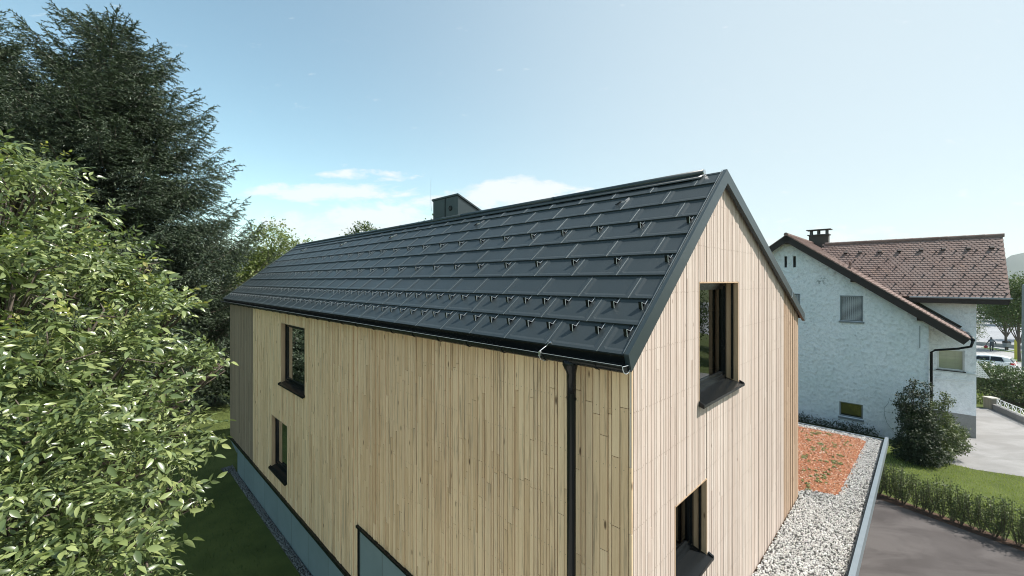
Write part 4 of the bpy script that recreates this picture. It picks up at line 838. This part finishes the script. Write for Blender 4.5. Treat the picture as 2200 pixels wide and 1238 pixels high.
for l in lobes:
    c = np.array(l[:3]); s0 = base+[.2, -.05, min(3.4, 1.6+max(0, c[2]-4)*.4)]; m_ = (s0+c)/2+[0, 0, .35]; b.tube([s0, m_, c], [.09, .05, .016], 7)
    for q in range(9): e_ = c+rg.normal(size=3)*l[3]*.35; mm_ = (c*.5+e_*.5)+rg.normal(size=3)*.05; b.tube([m_*.3+c*.7, mm_, e_], [.016, .009, .004], 5)
b.build('trunk', bark, wal, True)
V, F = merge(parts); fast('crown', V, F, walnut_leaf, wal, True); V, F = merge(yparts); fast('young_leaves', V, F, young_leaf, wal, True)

# --- spruces
spruce('spruce_tree', (-21.3, 22., 0), 21.2, 8.5, 'tall dark spruce rising highest behind the walnut tree', 5, z0=2.2)
spruce('spruce_tree', (-26.2, 20.0, 0), 21.4, 7.4, 'dark spruce cut off by the left edge of the photo', 9, top_pow=.8)
# --- understorey and far trees
leafy('dark_shrub', (-19.0, 26.5, 0), [(0,0,2.,2.),(1.4,0,2.6,1.8),(-1.6,.5,3,2),(.4,0,4.4,1.7),(2.6,-.3,1.7,1.5)], 2600, .17, dark_leaf, 'dense dark shrub in shade behind the sunlit strip of lawn', 'shrub', 21, trunk=.06)
leafy('broadleaf_tree', (-18.3, 31., 0), [(0,0,7.6,2.7),(1.9,0,8.4,2.0),(.3,0,10.6,1.7),(-2,.5,8.6,2.2),(1.6,-.3,5.4,2.3),(2.9,0,6.6,1.5),(2.6,0,10.1,.9)], 4200, .19, light_leaf, 'light green broadleaf tree between the spruce and the far roof end', 'tree', 22, trunk=.25, spread=.22)
leafy('broadleaf_tree', (-22.4, 37., 0), [(0,0,6.,3.),(3,0,6,2.6),(1,0,8.6,2.3),(5,0,4.6,2.6),(-3,0,5,3)], 3200, .22, tree_leaf, 'mid green tree low behind the light green one at the far roof end', 'tree', 23, trunk=.25)
c = at(782, 476, 44); leafy('broadleaf_tree', (c.x, c.y, -1), [(0,0,c.z-.1,1.1),(-1.2,0,c.z-1.0,1.1),(1.3,0,c.z-.9,1.2),(0,0,c.z-2.5,2.4),(-2.2,0,c.z-1.6,.8)], 1500, .22, tree_leaf, 'round treetop showing over the ridge left of the metal chimney', 'tree', 24, trunk=.3, spread=.2)
c = at(826, 496, 44); leafy('broadleaf_tree', (c.x, c.y, -1), [(0,0,c.z+.3,.5),(.2,0,c.z-1.2,1.3)], 260, .18, light_leaf, 'small pale treetop just showing over the ridge', 'tree', 25, trunk=.15, spread=.2)
c = at(926, 476, 40); leafy('broadleaf_tree', (c.x, c.y, -1), [(0,0,c.z-.2,1.3),(-1.,0,c.z-.9,.8),(1.5,0,c.z-.2,1.5),(0,0,c.z-2.,2.2)], 1500, .2, light_leaf, 'bright green treetop against the left side of the metal chimney', 'tree', 26, trunk=.3, spread=.2)
# --- neighbour's big shrub
def px_lobes(L_, Y, base): return [tuple(at(a, b_, Y+d_)-Vector(base))+(r_,) for a, b_, d_, r_ in L_]
q = ground(1965, 990); q2 = (q.x, q.y, 0)
leafy('garden_shrub', q2, px_lobes([(1958,905,0,.42),(1948,880,.2,.30),(1965,940,-.2,.55),(1985,975,-.3,.62),(1950,965,0,.5),(1972,880,.1,.38),(1940,852,.2,.16),(1958,842,.2,.22),(1962,822,.2,.13),(1985,850,.1,.22),(1990,826,.1,.13),(1932,868,.2,.14),(1975,905,0,.45),(1990,930,-.2,.5)], q.y, q2), 3600, .078, dark_leaf, 'large dark shrub with upright shoots at the corner of the stucco house', 'shrub', 31, trunk=.05, per=5, spread=.06, shell=.75)
q = ground(2028, 985); q2 = (q.x, q.y, 0)
leafy('garden_shrub', q2, px_lobes([(2020,900,0,.40),(2030,935,-.1,.52),(2045,950,0,.5),(2005,925,-.2,.42),(2015,965,-.3,.5),(2022,870,.1,.2),(2040,862,.1,.13),(2028,850,.1,.12),(2055,930,.1,.35),(2002,872,0,.13)], q.y, q2), 2600, .075, hedge_leaf, 'rounder sunlit shrub on the right of the large dark shrub', 'shrub', 32, trunk=.04, per=5, spread=.06, shell=.75)
gl = [(hf((22.9, y, 0))[0], hf((22.9, y, 0))[1], random.uniform(.15, .35), random.uniform(.3, .45)) for y in np.arange(-.2, 3.6, .4)]
leafy('ground_ivy', hf((22.9, 1.5, 0)), [(l[0]-hf((22.9, 1.5, 0))[0], l[1]-hf((22.9, 1.5, 0))[1], l[2], l[3]) for l in gl], 900, .07, dark_leaf, 'low dark planting at the foot of the stucco gable wall', 'shrub', 33, trunk=0, per=4, spread=.07)
# --- thin young hedge beside the yard: one plant built, the rest copied
hp = [(12.15+.0, 17.2), (15.55, 10.4)]
protos = []
for s_ in range(3):
    rg = np.random.default_rng(40+s_); base = Vector((-40-3*s_, -40, 0)); root = empty('hedge_plant', base, 0, 'young upright shrub in the thin hedge beside the dark asphalt', 'shrub', 'young shrubs of the thin hedge'); b = MB(wf); P = []; Dd = []
    for k in range(15):
        a = rg.random()*6.28; L_ = rg.uniform(.85, 1.2); sp_ = rg.uniform(.05, .32); p0 = np.array(base)+[.03*math.cos(a), .03*math.sin(a), 0]; p1 = p0+[sp_*math.cos(a), sp_*math.sin(a), L_]; mid = (p0+p1)/2+[.3*sp_*math.cos(a), .3*sp_*math.sin(a), 0]; b.tube([p0, mid, p1], [.007, .005, .003], 4, False)
        t_ = rg.uniform(.12, 1, 62); P.append(p0*(1-t_[:, None])+p1*t_[:, None]+rg.normal(size=(62, 3))*.04); q = rg.normal(size=(62, 3))*.7; q[:, 2] += .5; Dd.append(q)
    P = np.concatenate(P); V, F = inst(L1[0], L1[1], basis(np.concatenate(Dd), rg.random(len(P))*6, .045*(.7+.7*rg.random(len(P)))), P)
    b.build('stems', bark, root); fast('foliage', V, F, hedge_leaf, root); protos.append(root)
n = 34; used = set()
for i in range(n):
    t_ = (i+random.uniform(-.2, .2))/(n-1); x = hp[0][0]+(hp[1][0]-hp[0][0])*t_+random.uniform(-.05, .05); y = hp[0][1]+(hp[1][1]-hp[0][1])*t_; k = i % 3; sc = random.uniform(.82, 1.12)
    if k in used: copy_tree(protos[k], (x, y, 0), random.random()*6.28, sc)
    else: used.add(k); protos[k].location = (x, y, 0); protos[k].scale = (sc, sc, sc)
# --- laurel hedge, garden wall with railing
lob = []
for i in range(16):
    t_ = i/15; x, y = 30.7+1.4*t_, 21.6+8.8*t_; lob += [(x-31.3+.9, y-26, random.uniform(1.15, 1.5), .95), (x-31.3+.4, y-26, .6, .7), (x-31.3+1.7, y-26, 1.3, .9)]
leafy('laurel_hedge', (31.3, 26, -.1), lob, 7000, .11, laurel_leaf, 'thick glossy green hedge behind the low wall with white railing', 'hedge', 51, trunk=0, per=4, spread=.11, shell=.7)
p0 = ground(2134, 879); p1 = ground(2200, 908); dv = (p1-p0).normalized(); p2 = p0+dv*9
wallo = empty('garden_wall', p0, 0, 'low garden wall with a brick end pillar and white zigzag railing', 'wall')
b = MB(wf); b.bar(p0+Vector((0, 0, .15)), p2+Vector((0, 0, .15)), .22, .34); b.build('base_wall', plinth_m, wallo)
b = MB(wf); b.box(p0.x-.22, p0.x+.22, p0.y-.1, p0.y+.34, 0, .62); pl_ = b.build('pillar', brick_m, wallo); b = MB(wf); b.box(p0.x-.26, p0.x+.26, p0.y-.14, p0.y+.38, .621, .68); b.build('pillar_cap', mat('pillar_cap', (.45, .42, .36), .8), pl_)
b = MB(wf); s0 = p0+dv*.35; n = 26
b.bar(s0+Vector((0, 0, .70)), p2+Vector((0, 0, .70)), .03, .03); b.bar(s0+Vector((0, 0, .38)), p2+Vector((0, 0, .38)), .03, .03)
for i in range(n): a = s0.lerp(p2, i/n); c = s0.lerp(p2, (i+1)/n); b.bar(a+Vector((0, 0, .33)), a+Vector((0, 0, .70)), .028, .028, (1, 0, 0)); lo, hi = (.38, .70) if i % 2 else (.70, .38); b.bar(a+Vector((0, 0, lo)), c+Vector((0, 0, hi)), .02, .02, (1, 0, 0))
b.build('railing', white_paint, wallo)
q = ground(2126, 872); leafy('dry_shrub', (q.x, q.y+.5, 0), [(0,0,.3,.3),(.3,.3,.35,.3)], 90, .12, light_leaf, 'small wispy plant beside the brick pillar', 'shrub', 52, trunk=0, per=3, spread=.1)

# --- street trees
def street_tree(px, base_y, h, seed, label, r=2.2):
    q = ground(px, base_y, -1); return leafy('street_tree', (q.x, q.y, -1), [(0,0,h*.62,r),(-r*.7,0,h*.52,r*.75),(r*.8,0,h*.5,r*.8),(0,0,h*.82,r*.7),(-r*.4,.5,h*.72,r*.7),(r*.5,-.5,h*.70,r*.75),(0,0,h*.42,r*.55),(-r*1.15,0,h*.55,r*.45)], 2100, .17, tree_leaf, label, 'tree', seed, 'trees along the street', .14, spread=.2)
street_tree(2162, 753, 9.0, 61, 'street tree behind the waste bin, the farther of the two', 2.3)
street_tree(2190, 777, 10.2, 62, 'street tree at the right edge next to the yellow post', 2.0)
for i, (px, Y, z1) in enumerate([(2178, 88, 8.5), (2215, 80, 9.5), (2150, 96, 7.)]):
    X = (px-1100)/890*Y; leafy('background_tree', (X, Y, -1), [(0,0,z1*.5,3.2),(-2.5,0,z1*.4,2.6),(2.5,0,z1*.45,2.8),(0,0,z1*.85,2.2)], 1300, .38, dark_leaf if i != 1 else tree_leaf, ['dark tree far off beyond the street, just right of the tile roof', 'mid green far tree at the right edge of the photo', 'dark far tree partly behind the end of the tile roof'][i], 'tree', 70+i, trunk=.3, spread=.35)
q = ground(2280, 735, -1); leafy('street_tree', (q.x, q.y, -1), [(0,0,6,2.6),(-2,0,5.4,2),(2,0,5.6,2.2),(0,0,8,1.9)], 1500, .2, tree_leaf, 'tree just outside the right edge that shades the street', 'tree', 75, trunk=.18)
q = ground(2104, 735, -1); leafy('street_shrub', (q.x-1.0, q.y, -1), [(0,0,1.5,1.2),(.6,0,2.6,.9),(0,0,3.4,.8)], 400, .15, tree_leaf, 'shrub showing just past the corner of the stucco house', 'shrub', 76, trunk=.05)

for i, (x, y, h_) in enumerate([(39, 21, 7.), (46, 25, 9.), (36, 13, 6.)]):
    leafy('garden_tree', (x, y, 0), [(0,0,h_*.55,2.),(-1.4,0,h_*.45,1.6),(1.5,0,h_*.5,1.7),(0,0,h_*.8,1.4)], 900, .2, tree_leaf, ['garden tree outside the right edge, mirrored in the upper gable window', 'taller garden tree far outside the right edge', 'small garden tree outside the right edge, nearest the yard'][i], 'tree', 80+i, trunk=.15)
leafy('round_shrub', (27., 10.5, 0), [(0,0,.9,1.)], 900, .10, light_leaf, 'clipped round shrub outside the right edge beside the yard', 'shrub', 84, trunk=.05, shell=.85, spread=.05)
# --- street furniture
q = ground(2197.5, 800, -.4); b = MB(wf); q = Vector((2198-1100, 890, 0))/890*33; lamp = empty('street_lamp', (q.x, q.y, hgt(33)), 0, 'slim grey lamp post cut off by the right edge', 'street lamp')
b = MB(wf); b.tube([(q.x, q.y, hgt(33)), (q.x, q.y, 7.4)], [.09, .065], 12); b.build('pole', grey_paint, lamp); b = MB(wf); b.tube([(q.x, q.y, 7.38), (q.x+.3, q.y, 7.6), (q.x+1.0, q.y, 7.65)], .035, 8); b.build('arm', grey_paint, lamp)
b = MB(wf); b.prism([(q.x+.9, q.y-.12, 7.58), (q.x+.9, q.y+.12, 7.58), (q.x+1.5, q.y+.09, 7.60), (q.x+1.5, q.y-.09, 7.60)], [(q.x+.95, q.y-.09, 7.72), (q.x+.95, q.y+.09, 7.72), (q.x+1.45, q.y+.06, 7.68), (q.x+1.45, q.y-.06, 7.68)]); b.build('lamp_head', grey_paint, lamp)
q = ground(2184.5, 772, -1); b = MB(wf); b.box(q.x-.13, q.x+.13, q.y-.13, q.y+.13, -1, 1.1); b.prism([(q.x-.13, q.y-.13, 1.1), (q.x+.13, q.y-.13, 1.1), (q.x+.13, q.y+.13, 1.1), (q.x-.13, q.y+.13, 1.1)], [(q.x-.08, q.y-.08, 1.2), (q.x+.08, q.y-.08, 1.2), (q.x+.08, q.y+.08, 1.2), (q.x-.08, q.y+.08, 1.2)]); b.cur = 1; b.box(q.x-.04, q.x+.04, q.y-.134, q.y-.131, .3, .42); tag(b.build('marker_post', [yellow_m, rubber]), 'square yellow post beside the trunk of the street tree', 'post')
q = ground(2163, 754, -1); bn = empty('waste_bin', (q.x, q.y, -1), 0, 'grey waste bin on two legs on the grass patch', 'bin')
b = MB(wf); b.prism([(q.x-.27, q.y-.2, -.5), (q.x+.27, q.y-.2, -.5), (q.x+.27, q.y+.2, -.5), (q.x-.27, q.y+.2, -.5)], [(q.x-.3, q.y-.23, .0), (q.x+.3, q.y-.23, .0), (q.x+.3, q.y+.23, .0), (q.x-.3, q.y+.23, .0)]); b.build('body', mat('bin_grey', (.22, .23, .25), .6), bn)
b = MB(wf); b.prism([(q.x-.32, q.y-.25, .002), (q.x+.32, q.y-.25, .002), (q.x+.32, q.y+.25, .002), (q.x-.32, q.y+.25, .002)], [(q.x-.3, q.y-.1, .2), (q.x+.3, q.y-.1, .2), (q.x+.3, q.y+.2, .2), (q.x-.3, q.y+.2, .2)]); b.build('lid', rubber, bn)
for s_ in (-.15, .15): b = MB(wf); b.box(q.x+s_-.03, q.x+s_+.03, q.y-.03, q.y+.03, -1, -.501); b.build('leg', rubber, bn)
b = MB(wf); a0 = ground(2103, 742, -1); b.bar((a0.x-1, a0.y+1.5, -.75), (a0.x+3.6, a0.y-6, -.75), .5, .5); tag(b.build('low_wall', walk_m), 'low concrete wall along the pavement by the house corner', 'wall')

# --- white hatchback behind the hedge (rear at right)
cc = at(2112, 790, 41.); car = empty('parked_car', (cc.x, cc.y, -1), R(-55), 'white hatchback parked behind the thick hedge, rear to the right', 'car')
CM = WM[car]
def cf(p): v = CM @ Vector(p); return (v.x, v.y, v.z)
prof_lo = [(-2.05, .30), (2.02, .30), (2.08, .62), (2.05, .98), (1.86, 1.02)]
body = [(-2.08, .35), (-2.05, .72), (-1.2, .92), (-.55, .98), (1.95, 1.02), (2.06, .95), (2.10, .62), (2.06, .34), (1.6, .28), (-1.7, .28)]
b = MB(cf)
for (y0, y1, ins) in ((-.86, .86, 0),): b.prism([(x, y0, z) for x, z in body], [(x, y1, z) for x, z in body])
cab = [(-1.05, .93), (-.35, 1.42), (.2, 1.50), (1.2, 1.48), (1.72, 1.38), (2.0, 1.0)]
b.prism([(x, -.80 if z < 1 else -.64, z) for x, z in cab], [(x, .80 if z < 1 else .64, z) for x, z in cab])
bd = b.build('body', car_paint, car); md = bd.modifiers.new('bevel', 'BEVEL'); md.width = .06; md.segments = 3
for y in (-1, 1):
    b = MB(cf); wn = [(-.62, 1.0), (-.25, 1.36), (.5, 1.42), (.5, 1.0)]; wn2 = [(.56, 1.0), (.56, 1.42), (1.25, 1.40), (1.42, 1.03)]
    for q_ in (wn, wn2): b.prism([(x, y*(.815-(z-.98)*.39), z) for x, z in q_], [(x, y*(.800-(z-.98)*.39), z) for x, z in q_])
    b.build('side_window', glass2, car); b = MB(cf); b.prism([(1.75, y*.868, .80), (2.05, y*.868, .78), (2.04, y*.868, .98), (1.85, y*.868, .96)], [(1.75, y*.7, .80), (2.115, y*.7, .78), (2.09, y*.7, .98), (1.85, y*.7, .96)]); b.build('tail_light', red_lens, car)
b = MB(cf); b.prism([(1.80, -.60, 1.36), (1.80, .60, 1.36), (2.03, .68, 1.04), (2.03, -.68, 1.04)], [(1.76, -.60, 1.33), (1.76, .60, 1.33), (1.98, .68, 1.02), (1.98, -.68, 1.02)]); b.build('rear_window', glass2, car)
b = MB(cf); b.box(1.9, 2.16, -.82, .82, .34, .52); b.build('bumper', rubber, car)
for x in (-1.3, 1.3):
    for y in (-.82, .82): b = MB(cf); b.tube([(x, y-.1, .31), (x, y+.1, .31)], .31, 20); wh = b.build('wheel', rubber, car); b = MB(cf); s_ = 1 if y > 0 else -1; b.tube([(x, y+s_*.1005, .31), (x, y+s_*.11, .31)], .2, 14); b.build('rim', steel, wh)
b = MB(cf); b.box(.3, .45, -.885, -.862, .84, .87); b.build('door_handle', grey_paint, car)

# --- person walking away, bag in the left hand
pq = ground(2131, 755, -1); P0 = Vector((pq.x, pq.y, -1)); pz = -1
def person():
    me = D.meshes.new('person')
    J = {'pelvis': (0,0,.86), 'spine': (0,.05,1.1), 'chest': (0,.12,1.30), 'neck': (0,.17,1.44), 'head0': (0,.20,1.52), 'head1': (0,.22,1.64),
         'ls': (-.19,.13,1.36), 'le': (-.30,.10,1.10), 'lw': (-.40,.18,.90), 'lh': (-.43,.2,.82), 'rs': (.19,.13,1.36), 're': (.32,.05,1.12), 'rw': (.36,.06,.88), 'rh': (.37,.08,.80),
         'lhip': (-.10,0,.82), 'lk': (-.13,.10,.46), 'la': (-.12,-.06,.09), 'lt': (-.13,.10,.035), 'rhip': (.10,0,.82), 'rk': (.12,.14,.46), 'ra': (.14,.22,.09), 'rt': (.15,.38,.035)}
    Rr = {'pelvis': .15,'spine': .145,'chest': .165,'neck': .06,'head0': .085,'head1': .085,'ls': .075,'le': .05,'lw': .035,'lh': .03,'rs': .075,'re': .05,'rw': .035,'rh': .03,'lhip': .10,'lk': .07,'la': .05,'lt': .035,'rhip': .10,'rk': .07,'ra': .05,'rt': .035}
    E_ = [('pelvis','spine'),('spine','chest'),('chest','neck'),('neck','head0'),('head0','head1'),('chest','ls'),('ls','le'),('le','lw'),('lw','lh'),('chest','rs'),('rs','re'),('re','rw'),('rw','rh'),('pelvis','lhip'),('lhip','lk'),('lk','la'),('la','lt'),('pelvis','rhip'),('rhip','rk'),('rk','ra'),('ra','rt')]
    # five fingers per hand
    for hnd, s_ in (('lh', -1), ('rh', 1)):
        for f in range(5):
            nm = f'{hnd}{f}'; h0 = J[hnd]; o_ = (f-2)*.016; J[nm] = (h0[0]+(.01 if f else -s_*.03), h0[1]+o_+(0 if f else .02), h0[2]-(.07 if f else .04)-.01*(2-abs(f-2))); Rr[nm] = .009; E_.append((hnd, nm))
    ks = list(J); me.from_pydata([Vector(J[k]) for k in ks], [(ks.index(a), ks.index(b_)) for a, b_ in E_], [])
    o = D.objects.new('person', me); COL.objects.link(o); me.materials.append(mat('grey_clothes', (.055, .065, .075), .85)); o.location = P0; o.rotation_euler = (0, 0, R(-32))
    m_ = o.modifiers.new('skin', 'SKIN'); m_.use_smooth_shade = True
    for k, sv in zip(ks, me.skin_vertices[0].data): sv.radius = (Rr[k], Rr[k])
    me.skin_vertices[0].data[0].use_root = True; o.modifiers.new('sub', 'SUBSURF').levels = 1
    WM[o] = Matrix.Translation(P0) @ Matrix.Rotation(R(-32), 4, 'Z'); tag(o, 'person in dark clothes walking away along the pavement with a red bag', 'person'); return o
pe = person()
def pf(p): v = WM[pe] @ Vector(p); return (v.x, v.y, v.z)
b = MB(pf); n = 10
def ell(b, c, r_, seg=12, rings=7, zmin=-1):
    vs = []; fs = []
    for i in range(rings+1):
        t_ = -math.pi/2+math.pi*i/rings
        for k in range(seg): a = 6.2832*k/seg; vs.append((c[0]+r_[0]*math.cos(t_)*math.cos(a), c[1]+r_[1]*math.cos(t_)*math.sin(a), c[2]+r_[2]*math.sin(t_)))
    for i in range(rings):
        for k in range(seg): fs.append((i*seg+k, i*seg+(k+1)%seg, (i+1)*seg+(k+1)%seg, (i+1)*seg+k))
    b.add(vs, fs)
ell(b, (0, .20, 1.64), (.105, .115, .09)); b.build('hair', mat('grey_hair', (.10, .10, .10), .8), pe, True)
b = MB(pf)
for s_ in (-1, 1): ell(b, (s_*.10, .215, 1.57), (.014, .025, .03), 8, 5)
ell(b, (0, .315, 1.56), (.015, .02, .02), 8, 5); b.build('ears', mat('skin', (.45, .28, .2), .6), pe, True)
b = MB(pf); ell(b, (0, .085, 1.22), (.205, .165, .23)); b.build('vest', mat('grey_vest', (.16, .18, .20), .8), pe, True)
b = MB(pf); ell(b, (-.45, .22, .50), (.20, .12, .17)); b.tube([(-.55, .2, .62), (-.45, .2, .76), (-.36, .2, .62)], .01, 5); bg_ = b.build('shopping_bag', mat('red_bag', (.30, .03, .04), .7)); tag(bg_, 'dark red bag held in the left hand of the walking person', 'bag')

# ================================================================= HILLS AND HAZE
def hills():
    nx, ny = 160, 8; V = []
    for j in range(ny):
        for i in range(nx):
            a = R(-62+124*i/(nx-1)); px = math.tan(a)*890+1100
            pk = 250+60*math.sin(px*.006+1)+40*math.sin(px*.017)+22*math.sin(px*.043+2)+130*math.exp(-((px-1630)/150)**2)+70*math.exp(-((px-650)/160)**2)-150*math.exp(-((px-2230)/260)**2)-60*math.exp(-((px-1900)/150)**2)
            d = 3200+j*220; hgt_ = [0, .35, .7, 1, .95, .7, .4, 0][j]*pk*(3700/890/4.2)*(1+.08*math.sin(i*1.7+j*2.3)+.05*math.sin(i*4.1+j)); V.append((d*math.sin(a), d*math.cos(a), -3+hgt_))
    F = [(j*nx+i, j*nx+i+1, (j+1)*nx+i+1, (j+1)*nx+i) for j in range(ny-1) for i in range(nx-1)]
    o = fast('hills', V, F, hill_m, None, True); o['kind'] = 'structure'
hills()
hz = D.materials.new('haze'); hz.use_nodes = True; n = hz.node_tree.nodes; n.clear(); o_ = n.new('ShaderNodeOutputMaterial'); pv = n.new('ShaderNodeVolumePrincipled')
pv.inputs['Color'].default_value = (.92, .96, 1, 1); pv.inputs['Density'].default_value = .00008; pv.inputs['Anisotropy'].default_value = .2
hz.node_tree.links.new(pv.outputs[0], o_.inputs['Volume'])
b = MB(wf); b.box(-6500, 6500, -400, 5200, -5, 420); o = b.build('haze', hz); o['kind'] = 'stuff'
